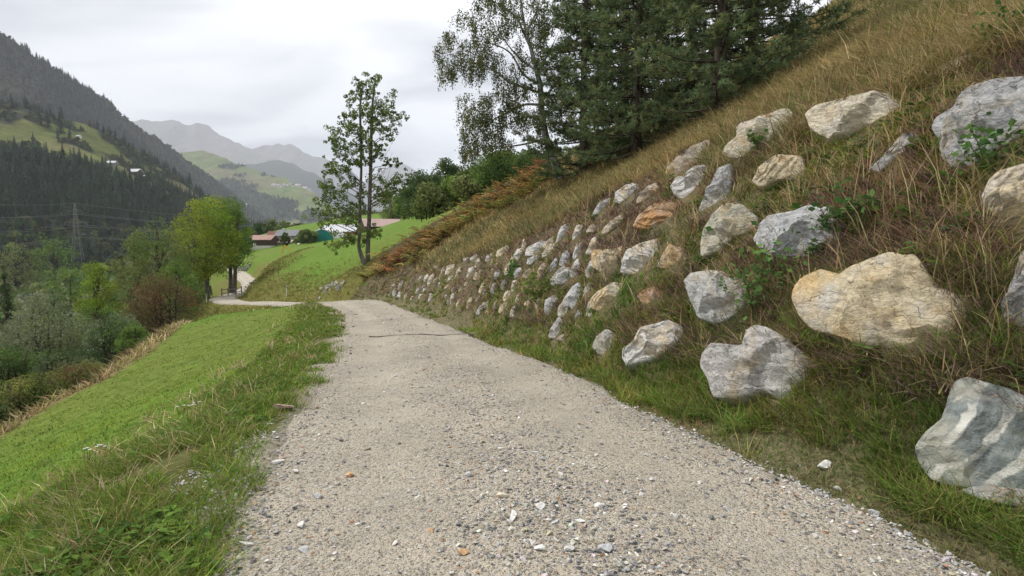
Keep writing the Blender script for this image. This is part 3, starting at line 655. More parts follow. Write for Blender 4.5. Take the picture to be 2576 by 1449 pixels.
for s_, c_ in [
 ([(1300,1210),(1340,1175),(1390,1170),(1400,1200),(1350,1220)],T_), ([(1285,750),(1310,690),(1360,665),(1420,690),(1410,740),(1370,780),(1310,785)],W_), ([(1325,650),(1340,580),(1380,540),(1400,580),(1390,630),(1350,655)],G_),
 ([(1570,280),(1600,220),(1660,160),(1700,150),(1690,190),(1630,250)],G_), ([(1640,410),(1680,350),(1740,300),(1800,270),(1810,300),(1760,350),(1690,400)],T_), ([(1525,400),(1560,350),(1640,320),(1650,350),(1590,390)],T_),
 ([(1075,570),(1085,520),(1180,470),(1220,480),(1200,520),(1150,575)],W_), ([(1200,500),(1240,460),(1290,430),(1300,460),(1250,500),(1210,520)],C_), ([(1190,600),(1200,560),(1250,495),(1285,490),(1280,530),(1230,580)],C_),
 ([(1080,635),(1090,600),(1170,570),(1180,595),(1110,640)],W_), ([(1145,740),(1165,680),(1200,635),(1220,660),(1200,700),(1170,745)],T_), ([(1045,740),(1060,700),(1105,680),(1110,710),(1080,745)],T_), ([(1245,700),(1265,640),(1300,590),(1310,640),(1280,690)],G_),
 ([(1110,840),(1130,800),(1180,790),(1180,840),(1140,860)],O_), ([(1060,950),(1070,905),(1120,880),(1125,920),(1090,955)],W_), ([(1215,1000),(1220,920),(1280,880),(1310,910),(1290,960),(1250,1020)],G_), ([(865,1000),(880,960),(930,920),(920,980),(880,1015)],C_), ([(990,920),(1010,870),(1040,850),(1040,890),(1010,930)],T_),
 ([(905,720),(920,670),(960,600),(980,590),(970,640),(930,715)],C_), ([(830,745),(840,700),(870,690),(875,720),(845,755)],W_), ([(850,580),(860,540),(920,505),(955,515),(920,550),(870,585)],C_), ([(905,590),(920,550),(945,540),(945,575),(920,605)],O_),
 ([(805,700),(830,650),(855,630),(855,670),(825,710)],C_), ([(765,615),(775,580),(815,560),(815,595),(790,625)],W_), ([(690,650),(710,600),(750,580),(745,620),(710,655)],W_), ([(600,640),(600,600),(650,590),(660,630),(620,640)],W_), ([(650,600),(700,560),(740,555),(730,590),(680,620)],G_),
 ([(555,632),(565,605),(590,600),(592,632)],W_), ([(535,770),(545,700),(575,665),(580,700),(560,760)],C_), ([(625,740),(640,680),(690,655),(690,700),(650,740)],W_), ([(675,755),(690,710),(730,690),(735,730),(700,760)],C_), ([(465,720),(480,660),(540,640),(560,680),(520,710)],C_),
 ([(425,740),(435,680),(455,660),(465,690),(445,735)],C_), ([(325,800),(345,740),(375,715),(375,760),(345,810)],C_), ([(395,840),(415,780),(430,760),(435,800),(415,840)],G_), ([(365,800),(380,760),(400,740),(405,770),(385,800)],T_), ([(295,780),(305,740),(330,715),(335,750),(315,785)],W_),
 ([(260,780),(265,745),(285,725),(290,750),(275,785)],G_), ([(238,750),(250,725),(270,715),(270,745)],W_), ([(190,800),(200,760),(220,745),(220,775),(205,800)],W_), ([(105,830),(115,780),(140,765),(140,800),(120,840)],G_), ([(150,810),(160,785),(175,780),(172,805),(158,822)],W_), ([(65,810),(75,785),(105,785),(100,805)],C_),
 ([(97,892),(115,850),(140,870),(147,892)],W_), ([(198,912),(210,880),(225,890),(225,912)],C_), ([(240,860),(250,830),(275,815),(270,850),(250,870)],G_), ([(290,860),(300,820),(320,820),(320,850),(300,875)],W_), ([(260,900),(270,870),(295,870),(290,900)],W_), ([(335,920),(345,870),(370,855),(385,890),(370,925)],W_),
 ([(390,930),(395,895),(410,885),(412,920)],T_), ([(453,895),(462,870),(475,875),(470,900)],W_), ([(500,940),(505,880),(525,865),(525,910),(515,945)],W_), ([(470,940),(480,910),(500,900),(495,935)],G_), ([(545,960),(555,920),(580,905),(575,945),(555,970)],C_), ([(455,830),(470,800),(500,795),(500,825),(475,840)],C_),
 ([(480,780),(490,740),(520,730),(520,765),(495,790)],W_), ([(603,800),(615,780),(640,780),(640,810)],C_), ([(648,850),(660,820),(685,800),(680,840)],T_), ([(715,850),(735,800),(755,785),(755,830),(735,865)],C_), ([(745,870),(755,840),(775,820),(772,855)],W_), ([(730,970),(750,930),(790,920),(785,965)],T_), ([(820,980),(835,930),(850,920),(852,990)],T_),
 ([(590,700),(598,672),(618,668),(615,695)],G_), ([(375,668),(395,645),(435,640),(440,655),(400,672)],G_), ([(240,815),(248,792),(266,785),(262,812)],W_), ([(30,880),(38,868),(52,872),(50,884)],C_), ([(285,820),(300,795),(320,790),(318,815)],W_), ([(425,900),(438,870),(452,862),(450,895)],C_), ([(560,850),(575,820),(595,812),(590,845)],C_), ([(690,920),(705,890),(725,885),(720,915)],T_), ([(780,760),(795,730),(812,725),(808,755)],G_)]:
    BL.append((c4(s_), c_, 1, None))

_rs = np.random.default_rng(31); _cen = [np.mean(np.array(q[0]), 0) * .644 for q in BL]; _n0 = len(BL)
for _ in range(900):
    px_ = _rs.uniform(985, 1500); lo_ = np.interp(px_, [985, 1100, 1250, 1500], [745, 762, 785, 800]); hi_ = np.interp(px_, [985, 1100, 1300, 1500], [722, 668, 612, 560]); py_ = _rs.uniform(hi_, lo_)
    sz = np.interp(px_, [985, 1500], [17, 46]) * _rs.uniform(.7, 1.15)
    if min(np.hypot((c_[0] - px_) * 1.35, c_[1] - py_) for c_ in _cen) < sz * 1.0 or len(BL) > _n0 + 60: continue
    _cen.append(np.array([px_, py_])); f_ = _rs.uniform(.62, .95)
    BL.append(([((px_ + a_ * sz * f_ + _rs.normal(0, .05) * sz) / .644, (py_ + b_ * sz + _rs.normal(0, .05) * sz) / .644) for a_, b_ in ((-.36, .5), (-.3, .05), (-.05, -.38), (.3, -.5), (.4, -.12), (.22, .3), (0, .52))], [W_, C_, W_, G_, T_, C_, W_, O_][_rs.choice(8, p=[.22, .2, .2, .14, .1, .08, .04, .02])], 1, None))
m, nt, b = mat('boulder_rock'); v = pos(nt); oi = N(nt, 'ShaderNodeObjectInfo')
base = oi.outputs['Color']
mpn = N(nt, 'ShaderNodeMapping'); mpn.inputs['Rotation'].default_value = (.5, .4, .3); mpn.inputs['Scale'].default_value = (1, 1, 2.6); nt.links.new(v, mpn.inputs[0])
n_a = noise(nt, 2.6, v, 6, .62, .6); n_b = noise(nt, 6, mpn.outputs[0], 7, .66, .5); n_c = noise(nt, 24, v, 6, .75)
c = mix(nt, ramp(nt, n_b, [(.42, 0.), (.64, .75)]), base, mix(nt, 1, base, (.55, .54, .53), 'MULTIPLY'))
c = mix(nt, ramp(nt, n_a, [(.50, 0.), (.68, .7)]), c, (.70, .69, .66))
sat = mix(nt, 1, base, (1.0, .78, .46), 'MULTIPLY')
c = mix(nt, ramp(nt, noise(nt, 1.9, v, 5, .6, .8), [(.50, 0.), (.70, .75)]), c, sat)
c = mix(nt, ramp(nt, noise(nt, 4.2, v, 6, .7, .6), [(.60, 0.), (.72, .75)]), c, (.20, .19, .165))
c = mix(nt, 1, c, ramp(nt, n_c, [(.32, .66), (.68, 1.2)]), 'MULTIPLY')
vo = N(nt, 'ShaderNodeTexVoronoi', feature='DISTANCE_TO_EDGE'); vo.inputs['Scale'].default_value = 2.3
wv_ = N(nt, 'ShaderNodeVectorMath', operation='ADD'); nv_ = N(nt, 'ShaderNodeTexNoise'); nv_.inputs['Scale'].default_value = 3; nv_.inputs['Detail'].default_value = 4; nt.links.new(v, nv_.inputs[0]); nt.links.new(v, wv_.inputs[0]); nt.links.new(nv_.outputs[1], wv_.inputs[1]); nt.links.new(wv_.outputs[0], vo.inputs['Vector'])
crack = ramp(nt, vo.outputs['Distance'], [(.0, 0.), (.022, 1.)])
c = mix(nt, M('MULTIPLY', M('SUBTRACT', 1.0, crack, nt=nt), ramp(nt, n_a, [(.45, 0.), (.6, .7)]), nt=nt), c, (.16, .14, .11))
nt.links.new(c, b.inputs['Base Color'])
hh = M('ADD', M('MULTIPLY', n_b, 1.0, nt=nt), M('ADD', M('MULTIPLY', n_c, .5, nt=nt), M('MULTIPLY', crack, .15, nt=nt), nt=nt), nt=nt)
bump(nt, hh, 1.0, .075, b); MT['rock'] = m
m, nt, b = mat('veined_rock'); v = pos(nt)
mpn = N(nt, 'ShaderNodeMapping'); mpn.inputs['Rotation'].default_value = (0, R(-42), R(10)); nt.links.new(v, mpn.inputs[0])
wt = N(nt, 'ShaderNodeTexWave', wave_type='BANDS', bands_direction='X'); wt.inputs['Scale'].default_value = 2.3; wt.inputs['Distortion'].default_value = 3.2; wt.inputs['Detail'].default_value = 4; wt.inputs['Detail Scale'].default_value = 1.4; nt.links.new(mpn.outputs[0], wt.inputs[0])
n_b = noise(nt, 9, v, 6, .7)
c = mix(nt, ramp(nt, n_b, [(.35, 0.), (.65, 1.)]), (.11, .13, .125), (.27, .295, .28))
c = mix(nt, M('MULTIPLY', ramp(nt, wt.outputs[0], [(.76, 0.), (.9, .95)]), ramp(nt, noise(nt, 3.5, v, 5, .6), [(.36, .15), (.55, 1.)]), nt=nt), c, (.58, .57, .51))
c = mix(nt, ramp(nt, noise(nt, 2.2, v, 4), [(.56, 0.), (.68, .6)]), c, (.44, .42, .33))
nt.links.new(c, b.inputs['Base Color']); bump(nt, n_b, .8, .05, b); MT['vein'] = m

bcx = np.array([np.mean(np.array(p_[0]), 0) for p_ in BL]) * .644
bhit = cast(bcx[:, 0], bcx[:, 1])
wall = empty('boulder_wall', (1.2, 7, 0), label='bank of pale boulders set in the grassy slope beside the gravel road', cat='boulder wall', kind='thing')
BINFO = []
def boulder(poly, hit, k, out, ledge=.09):
    rs = np.random.default_rng(100 + k); poly = np.array(poly) * .644
    e = .5; gx_ = (H1(hit[0] + e, hit[1]) - H1(hit[0] - e, hit[1])) / (2 * e); gy_ = (H1(hit[0], hit[1] + e) - H1(hit[0], hit[1] - e)) / (2 * e)
    bn = np.array([-gx_, -gy_, 1.0]); bn /= np.linalg.norm(bn)
    vw = EYE - hit; vw /= np.linalg.norm(vw)
    n = bn * .55 + vw * .45; n /= np.linalg.norm(n)
    up = np.array([0, 0, 1.0]); ax = np.cross(up, n); ax /= np.linalg.norm(ax); ay = np.cross(n, ax)
    d = ray(poly[:, 0], poly[:, 1]); t = ((hit - EYE) @ n) / (d @ n); q = EYE + d * t[:, None] - hit
    rm_ = np.sqrt(np.ptp(q @ ax) * np.ptp(q @ ay)) * .5              # set proud of the bank, towards the viewer
    pull = 1 - (.42 if k < 32 else .58) * rm_ / max(.35, -(vw * -1) @ bn) / np.linalg.norm(hit - EYE); hit = EYE + (hit - EYE) * pull; q = q * pull
    u = np.stack([q @ ax, q @ ay], -1); cen = u.mean(0); u = u - cen; hit = hit + ax * cen[0] + ay * cen[1]
    ang = np.arctan2(u[:, 1], u[:, 0])
    A = 72 if len(poly) > 7 and np.abs(u).max() > .25 else 28
    # boundary radius along each direction of the star shaped outline
    th_ = np.linspace(-np.pi, np.pi, A, endpoint=False); rb = np.zeros(A); nP = len(u)
    for a in range(A):
        dv = np.array([math.cos(th_[a]), math.sin(th_[a])]); best = 0
        for s in range(nP):
            p0, p1 = u[s], u[(s + 1) % nP]; e_ = p1 - p0; den_ = dv[0] * e_[1] - dv[1] * e_[0]
            if abs(den_) < 1e-9: continue
            tt = (p0[0] * e_[1] - p0[1] * e_[0]) / den_; ss = (p0[0] * dv[1] - p0[1] * dv[0]) / den_
            if tt > 0 and -1e-6 <= ss <= 1 + 1e-6: best = max(best, tt)
        rb[a] = best
    rb = np.where(rb <= 0, rb.max() * .6, rb)
    rb = rb * (1 + .045 * vnoise(np.stack([np.cos(th_) * 3.1, np.sin(th_) * 3.1, np.full(A, k * 7.7)], -1), 5))
    rb = rb * (1.12 if k < 32 else 1.15)
    Rm = rb.mean()
    rings = np.concatenate([np.linspace(.0, .92, 20 if A > 40 else 8), [.96, 1.0, 1.03, 1.0, .9]])
    dep = np.concatenate([np.full(len(rings) - 3, 0.), [-.2, -.7, -1.3]]) * Rm
    rings[0] = .02
    xy = rings[:, None, None] * rb[None, :, None] * np.stack([np.cos(th_), np.sin(th_)], -1)[None]
    Dm = .5 * Rm * out
    hz = np.full(xy.shape[:2], Dm)
    for f in range(15):                                   # flat broken faces meeting in edges
        a = rs.uniform(0, 6.283); sl_ = rs.uniform(.2, 1.5); g = np.array([math.cos(a), math.sin(a)]) * sl_
        rdir = np.interp(a, th_ + np.pi, rb) ; off = Dm * rs.uniform(.55, 1.05) + sl_ * Rm * rs.uniform(.1, .62)
        hz = np.minimum(hz, off - xy @ g)
    hz = np.minimum(hz, (1.03 - rings)[:, None] * Rm * rs.uniform(2.4, 4.5) + .03 * Rm)
    hz = np.maximum(hz, (.04 + .12 * np.clip(1 - rings, 0, 1) ** .5)[:, None] * Rm)
    p3 = np.concatenate([xy, hz[..., None]], -1) / max(Rm, .12) + k * 3.3
    tl = rs.normal(size=3); tl /= np.linalg.norm(tl); led = (p3 @ tl) * rs.uniform(2.2, 4) + .6 * fbm(p3 * 1.2, 2, 8); led = led - np.floor(led)     # broken ledges across the bedding
    hz = hz + (fbm(p3 * 1.5, 3, 4) * .035 + fbm(p3 * 4.5, 3, 6) * .045 + ledge * np.minimum(led * 1.0, (1 - led) * 9)) * Rm * np.clip((1 - rings) * 6, 0, 1)[:, None]
    hz = np.where(dep[:, None] < 0, dep[:, None] + .02 * Rm, hz)
    V = hit + xy[..., :1] * ax + xy[..., 1:] * ay + hz[..., None] * n
    nR = len(rings); V = V.reshape(-1, 3)
    ii, jj = np.meshgrid(np.arange(nR - 1), np.arange(A), indexing='ij'); j2 = (jj + 1) % A
    mb = MB(); F = np.stack([ii * A + jj, (ii + 1) * A + jj, (ii + 1) * A + j2, ii * A + j2], -1).reshape(-1, 4)
    mb.add(V - hit, f4=F)
    cap = np.arange(1, A - 1); mb.f3.append(np.stack([0 * cap, cap, cap + 1], -1)); mb.f3.append(np.stack([0 * cap, cap + 1, cap], -1) + (nR - 1) * A)
    me = mb.mesh('boulder', True)
    me.set_sharp_from_angle(angle=R(24))
    return me, hit, (ax, ay, n, th_, rb)
for k, ((poly, cl, out_, lab), hit) in enumerate(zip(BL, bhit)):
    me, org, info = boulder(poly, hit, k, out_, .02 if cl == 'vein' else .09)
    me.materials.append(MT['vein'] if cl == 'vein' else MT['rock'])
    o = link('boulder', me, wall); o.location = org - np.array(wall.location)
    cv = np.array((.3, .3, .3) if cl == 'vein' else cl) * rng.uniform(1.06, 1.22); o.color = (*cv, 1)
    if lab: o['label'] = lab
    BINFO.append((org, *info))
def on_boulder(p, grow=.93):
    hitm = np.zeros(len(p), bool)
    for org, ax, ay, n, th_, rb in BINFO:
        near_ = np.where(((p - org) ** 2).sum(1) < (rb.max() * 1.1 + .25) ** 2)[0]
        if not len(near_): continue
        q = p[near_] - org; u, v_ = q @ ax, q @ ay; r_ = np.hypot(u, v_)
        lim = np.interp(np.arctan2(v_, u), np.append(th_, np.pi), np.append(rb, rb[0]))
        hitm[near_] |= r_ < lim * grow
    return hitm
# ------------------------------------------------------------------ grass, herbs, bracken
GR = [(.125, .215, .034), (.175, .25, .045), (.09, .175, .03), (.21, .235, .065)]
ST = [(.50, .41, .24), (.58, .48, .30), (.40, .30, .165), (.26, .245, .09)]
OL = [(.28, .235, .095), (.38, .305, .15), (.19, .195, .06), (.48, .38, .20)]
BR = [(.22, .145, .125), (.175, .115, .11), (.28, .19, .15), (.33, .235, .165)]
def blades(mb, p, nb, h, spread, lean, wid, droop, cols, itint, near_cam=.85, hvar=.4):
    """nb bent blades about each point of p, as wide as they need to be to show at their distance"""
    cols = np.array(cols, float); N0 = len(p); k = np.repeat(np.arange(N0), nb); n = len(k)
    r = np.linalg.norm(p - EYE, axis=1)[k]
    a = rng.uniform(0, 6.283, n); r0 = spread * np.sqrt(rng.uniform(0, 1, n)) * (1 + r * .03); base = p[k] + np.stack([np.cos(a) * r0, np.sin(a) * r0, np.full(n, -.03)], -1)
    taz = rng.uniform(0, 6.283, N0)[k]; az = np.where(rng.uniform(size=n) < .5, taz + rng.normal(0, .7, n), rng.uniform(0, 6.283, n)); hs = np.broadcast_to(np.asarray(h, float), (N0,))[k]
    L = hs * rng.uniform(1 - hvar, 1 + hvar, n) * np.exp(rng.normal(0, .15, N0))[k]; ln = np.abs(rng.normal(lean, lean * .5, n)); dr_ = np.abs(rng.normal(droop, droop * .5, n)).clip(0, 1.7)
    d = np.stack([np.cos(az), np.sin(az), np.zeros(n)], -1); sd_ = np.stack([-np.sin(az), np.cos(az), np.zeros(n)], -1) + d * rng.uniform(-1, 1, n)[:, None]; sd_ /= np.linalg.norm(sd_, axis=1)[:, None]
    w0 = np.maximum(wid, near_cam * r / FPX) * rng.uniform(.7, 1.3, n)
    vs_ = []
    for tt, wf in ((0, 1.), (.5, .8), (1., 0)):
        c_ = base + d * (L * (ln * tt + dr_ * tt ** 2 * .6))[:, None]; c_[:, 2] += L * (tt - .45 * dr_ * tt ** 2)
        if wf: vs_ += [c_ - sd_ * (w0 * wf * .5)[:, None], c_ + sd_ * (w0 * wf * .5)[:, None]]
        else: vs_ += [c_]
    V = np.stack(vs_, 1); o = np.arange(n)[:, None] * 5
    c_ = cols[rng.integers(0, len(cols), n)] * rng.uniform(.75, 1.25, (n, 1)) * itint[k]
    mb.add(V.reshape(-1, 3), f3=o + np.array([[2, 3, 4]]), f4=o + np.array([[0, 1, 3, 2]]), c=np.repeat(c_, 5, 0))
def stamp(mb, src, p, scl, tilt, itint):
    """a copy of the small plant src (an MB) at each point, all in one mesh"""
    V = np.concatenate(src.v); C = np.concatenate(src.c); f3 = np.concatenate(src.f3) if src.f3 else None; f4 = np.concatenate(src.f4) if src.f4 else None
    n = len(p)
    if n == 0: return
    a = rng.uniform(0, 6.283, n); ca, sa = np.cos(a), np.sin(a)
    W = np.stack([V[None, :, 0] * ca[:, None] - V[None, :, 1] * sa[:, None], V[None, :, 0] * sa[:, None] + V[None, :, 1] * ca[:, None], np.broadcast_to(V[None, :, 2], (n, len(V)))], -1)
    tx = rng.normal(0, tilt, (n, 2)); W[..., 2] += W[..., 0] * tx[:, :1] + W[..., 1] * tx[:, 1:]
    W = W * np.asarray(scl).reshape(-1, 1, 1) + p[:, None]
    off = (np.arange(n) * len(V))[:, None, None]
    mb.add(W.reshape(-1, 3), f3=None if f3 is None else (f3[None] + off), f4=None if f4 is None else (f4[None] + off), c=(C[None] * itint[:, None]).reshape(-1, 3))
def herb(seed, n=11, size=.09, h=.13):              # broad leaved weeds
    rs = np.random.default_rng(seed); mb = MB()
    for k in range(n):
        a = rs.uniform(0, 6.283); d = np.array([math.cos(a), math.sin(a), 0]); s = np.array([-d[1], d[0], 0]); L = size * rs.uniform(.6, 1.4); z = h * rs.uniform(.1, 1); r = rs.uniform(0, .07)
        c0 = d * r + [0, 0, z]; e_ = rs.uniform(-.1, .5)
        v = [c0, c0 + d * L * .45 + s * L * .28 + [0, 0, L * e_ * .6], c0 + d * L + [0, 0, L * e_ * .4], c0 + d * L * .45 - s * L * .28 + [0, 0, L * e_ * .6]]
        mb.add(v, f4=[[0, 1, 2, 3]], c=np.array([(.10, .19, .04), (.14, .23, .05), (.085, .16, .045)][rs.integers(0, 3)]) * rs.uniform(.8, 1.2))
    return mb
herbs = [herb(260 + k) for k in range(3)]
def fern(seed):                                      # bracken frond clump
    rs = np.random.default_rng(seed); mb = MB()
    for k in range(4):
        a = rs.uniform(0, 6.283); d = np.array([math.cos(a), math.sin(a), 0]); s = np.array([-d[1], d[0], 0]); L = rs.uniform(.5, .85); n = 6
        t = np.linspace(.2, 1, n); c_ = d[None] * (L * t)[:, None] * .75 + np.array([0, 0, 1.0]) * (L * (t - .6 * t ** 2))[:, None]
        g = np.array([(.36, .18, .07), (.29, .14, .065), (.38, .26, .10), (.32, .17, .07), (.21, .19, .06), (.15, .18, .05), (.24, .16, .09)][rs.integers(0, 7)])
        for i in range(n):
            w_ = .26 * L * (1 - t[i]) + .04
            for sg in (-1, 1):
                v = [c_[i], c_[i] + s * sg * w_ * .5 + d * .05, c_[i] + s * sg * w_ + d * .05 - [0, 0, .03], c_[i] + s * sg * w_ * .5 - d * .04]
                mb.add(v, f4=[[0, 1, 2, 3]], c=g * rs.uniform(.75, 1.25))
    return mb
ferns = [fern(270 + k) for k in range(3)]

def polar(n, r0, r1, a0=-49, a1=49):
    r = r0 * (r1 / r0) ** rng.uniform(0, 1, n); a = np.radians(rng.uniform(a0, a1, n)); return r * np.sin(a), r * np.cos(a)
def place(x, y, sink=.01): return np.stack([x, y, H(x, y) - sink], -1)
sx, sy = polar(330000, 2.0, 60); sdl, sdr = xl(sy) - sx, sx - xr(sy); sr = np.hypot(sx, sy)
sp = np.stack([sx, sy], -1); q1 = fbm(sp * .7, 3, 301); q2 = fbm(sp * 1.6, 3, 302); q3 = fbm(sp * .3, 3, 303); ru = rng.uniform(size=len(sx))
hillside = (sy < 40)
edgeL = sdl + .25 * q2; edgeR = sdr + .22 * q2
def in_front(p, tall):
    """points whose plants would stand before the face of a boulder, as seen from the road"""
    bad = np.zeros(len(p), bool); dist = np.linalg.norm(p - EYE, axis=1)
    for org, ax, ay, n, th_, rb in BINFO:
        L = np.linalg.norm(org - EYE); c = np.where((dist < L + .3) & (dist > L - 2.5) & (((p - org) ** 2).sum(1) < (rb.max() + 1.6) ** 2))[0]
        if not len(c): continue
        for hh in (tall * .45, tall * .9):
            d = p[c] + [0, 0, hh] - EYE; t = ((org - EYE) @ n) / (d @ n); q = EYE + d * t[:, None] - org; u, v_ = q @ ax, q @ ay
            bad[c] |= (np.hypot(u, v_) < np.interp(np.arctan2(v_, u), np.append(th_, np.pi), np.append(rb, rb[0])) * .76) & (t > .96)
    return bad
def put(name, label, mask, kind, tint=(1, 1, 1), v=.16, hue=.06, cat='grass', avoid=None, clear=.72, **kw):
    k = np.where(mask)[0]; p = place(sx[k], sy[k])
    if avoid is not None:
        h_ = float(kw.get('h', .2))
        ok = ~on_boulder(p + np.array([-.03, -.02, .05]), avoid) & ~(in_front(p, h_) & (rng.uniform(size=len(p)) < np.where(sy[k] > 9, .95, clear))); k, p = k[ok], p[ok]
    n = len(k)
    if avoid is not None and 'h' in kw: kw['h'] = kw['h'] * np.interp(sr[k], [6, 18], [1, .6]) if name != 'hillside_grass' else kw['h']
    t = tint(k) if callable(tint) else np.tile(np.array(tint, float), (n, 1)); t = np.clip(t * (1 + rng.normal(0, v, (n, 1))).clip(.5, 1.7) * (1 + rng.normal(0, hue, (n, 3))), .1, 3)
    mb = MB()
    if isinstance(kind[0], MB):
        w_ = rng.integers(0, len(kind), n)
        for q, src in enumerate(kind): m_ = w_ == q; stamp(mb, src, p[m_], kw.get('scale', 1) * rng.uniform(.7, 1.3, m_.sum()) * (1 + .015 * np.minimum(sr[k][m_], 40)), kw.get('tilt', .15), t[m_])
    else:
        a = dict(nb=5, spread=.05, lean=.45, wid=.006, droop=.7); a.update(kw); blades(mb, p, a['nb'], a['h'], a['spread'], a['lean'], a['wid'], a['droop'], kind, t)
    print('PUT', name, n, mb.n)
    return tag(mb.build(name, MT['crown']), label, cat, kind='stuff')
G5 = GR + [(.28, .25, .11)]
put('meadow_grass', 'short mown green grass on the slope below the road', hillside & (edgeL > 1.25) & (sdl < dlf(sy) - .1) & (ru < .55) & (sr > 3), GR, lambda k: np.stack([1.1 + .3 * q3[k] + .15 * q1[k], 1.14 + .06 * q3[k] + .08 * q1[k], 1.05 + .1 * q3[k]], -1), v=.2, nb=5, h=.06, spread=.05)
put('verge_grass', 'ragged grass on the verge left of the gravel road', hillside & (edgeL > .1) & (sdl < 2.2 - .05 * np.maximum(sy - 18, 0)) & (ru < .5 * sstep(-.1, .8, edgeL + .3 * q1) + .05) & (q1 > -.45), GR + GR[:2] + [(.28, .25, .11)], (1.05, 1.0, 1.0), v=.25, nb=6, h=.125)
put('verge_straw', 'dry grass stalks among the verge grass left of the road', hillside & (edgeL > .6) & (sdl < 2.9) & (ru > .97) & (q2 > -.1), ST, nb=4, h=.2)
put('verge_weeds', 'broad green weeds on the verge left of the road', hillside & (edgeL > .3) & (sdl < 2.3) & (q1 > .05) & (ru < .045), herbs, cat='weeds', scale=.5)
put('dry_fringe', 'tall straw coloured grass along the lower edge of the meadow', (sy < 46) & (sdl > dlf(sy) - .2 + .4 * q2) & (sdl < dlf(sy) + .35 + .035 * sy + .4 * q1) & (ru < .7), ST + OL[:3], (.92, .9, .88), v=.28, nb=4, h=.36, spread=.14, lean=.6)
put('bank_turf', 'short grass at the foot of the boulder bank', hillside & (edgeR > -.1) & (sdr < 1.0) & (ru < .7), G5 + OL[:2], lambda k: np.stack([1.15 + .3 * q1[k], 1 + .1 * q1[k], 1.2 + 0 * q1[k]], -1), v=.2, avoid=.95, nb=5, h=.08)
put('foot_grass', 'green grass growing up around the lowest boulders', hillside & (edgeR > .12) & (sdr < 1.6) & (ru < .42) & (q1 > -.5), G5 + GR[:2] + ST[3:] + OL[:1], lambda k: np.stack([.98 + .28 * q2[k], 1.02 + .04 * q2[k], 1 + .1 * q2[k]], -1), v=.26, avoid=.97, nb=6, h=np.array(.21))
# right: the boulder bank
bk = hillside & (sdr > .8)
top = sdr - np.interp(sy, [0, 9, 13, 17, 22, 28, 40], [4.0, 3.9, 3.8, 3.3, 2.6, 2.3, 2.4])          # > 0 above the bank
inb = bk & (top < .5 + .6 * q3)
put('heath', 'brown withered ground cover between the boulders', inb & (q1 < .35) & (ru < .5), BR, lambda k: np.stack([1 + .2 * q2[k], 1 + .15 * q2[k], 1 + .1 * q2[k]], -1), v=.2, cat='ground cover', avoid=.96, nb=6, h=.17, spread=.1, lean=.9)
put('bank_grass', 'green and yellow grass between the boulders', inb & (q1 > -.2) & (ru > .75), G5, lambda k: np.stack([1.2 + .3 * q2[k], 1.0 + .1 * q2[k], 1.1 + 0 * q2[k]], -1), v=.25, avoid=.98, nb=5, h=.19, droop=.9)
put('bank_straw', 'dry bent grass between the boulders', inb & (q2 > -.2) & (ru > .52) & (ru < .74), ST, (.95, .92, .9), v=.2, avoid=.98, nb=4, h=.26, droop=.8)
put('bank_weeds', 'leafy green weeds scattered over the boulder bank', bk & (top < 1.2) & (q2 > .25) & (ru > .40) & (ru < .45), herbs, (.95, 1, 1), cat='weeds', avoid=.99, scale=.8)
put('tall_stalks', 'tall dry grass stalks standing out of the bank', bk & (ru > .38) & (ru < .392), ST[:3], (1, .95, .9), avoid=.98, clear=.5, nb=3, h=.62, lean=.25, droop=.4, wid=.005)
# the hillside above
hi = bk & (top > -.2 + .6 * q3) & (sx < 34)
put('hillside_grass', 'long olive and straw coloured grass on the hillside above the boulders', hi & (ru < .62), OL, lambda k: np.stack([1 + .22 * q3[k], 1 + .12 * q3[k], 1 + .1 * q3[k]], -1), v=.2, avoid=.99, nb=4, h=.33, droop=1.0, spread=.09)
put('hillside_straw', 'bleached grass stalks on the hillside above the boulders', hi & (ru > .66) & (ru < .82 + .08 * q1), ST, (1, .96, .92), v=.2, avoid=.99, nb=4, h=.42, droop=.8)
put('green_ledge', 'strip of fresh green grass along the top of the boulder bank', hillside & (sy < 12) & (np.abs(top - .75 - .25 * q3) < .3) & (ru > .2) & (ru < .6), GR, (.75, .95, .9), v=.2, avoid=.99, nb=5, h=.2)
br = (sy > 26) & (sy < 41) & (sdr > 2.2) & (sx < 2.5)
put('bracken', 'rust brown bracken along the edge of the rough hillside', br & (sdr > 1.9) & (sy + 1.5 * q1 > 33 - .3 * np.maximum(sdr - 6, 0)) & (ru < .15), ferns, lambda k: np.stack([1 + .2 * q2[k], 1 + .35 * q3[k], 1 + 0 * q2[k]], -1), v=.25, cat='bracken', scale=.95)
# plants pressing against the boulders' rims: withered growth hanging over the tops, grass standing before the feet
tp, bt = [], []
for org, ax, ay, n, th_, rb in BINFO:
    Rm = rb.mean(); m_ = int(np.clip(46 * Rm * 2, 8, 70)) ; a_ = rng.uniform(-np.pi, np.pi, m_); r_ = np.interp(a_, np.append(th_, np.pi), np.append(rb, rb[0])) * rng.normal(1.02, .05, m_)
    q_ = org + (np.cos(a_) * r_)[:, None] * ax + (np.sin(a_) * r_)[:, None] * ay + n * (rng.uniform(-.02, .12, m_) * Rm)[:, None]; up_ = np.sin(a_) > .1; lo_ = np.sin(a_) < -.15
    tp.append(q_[up_]); bt.append(q_[lo_] - [0, 0, .06])
tp, bt = np.concatenate(tp), np.concatenate(bt); hs = lambda q: np.interp(np.linalg.norm(q - EYE, axis=1), [4, 20], [1, .6])
mb = MB(); blades(mb, tp, 6, .13 * hs(tp), .07, 1.0, .006, 1.3, BR + ST[2:] + OL[:2], var((.95, .92, .9), len(tp), .2, .06)); tag(mb.build('rim_growth', MT['crown']), 'withered brown growth hanging over the tops of the boulders', 'ground cover', kind='stuff')
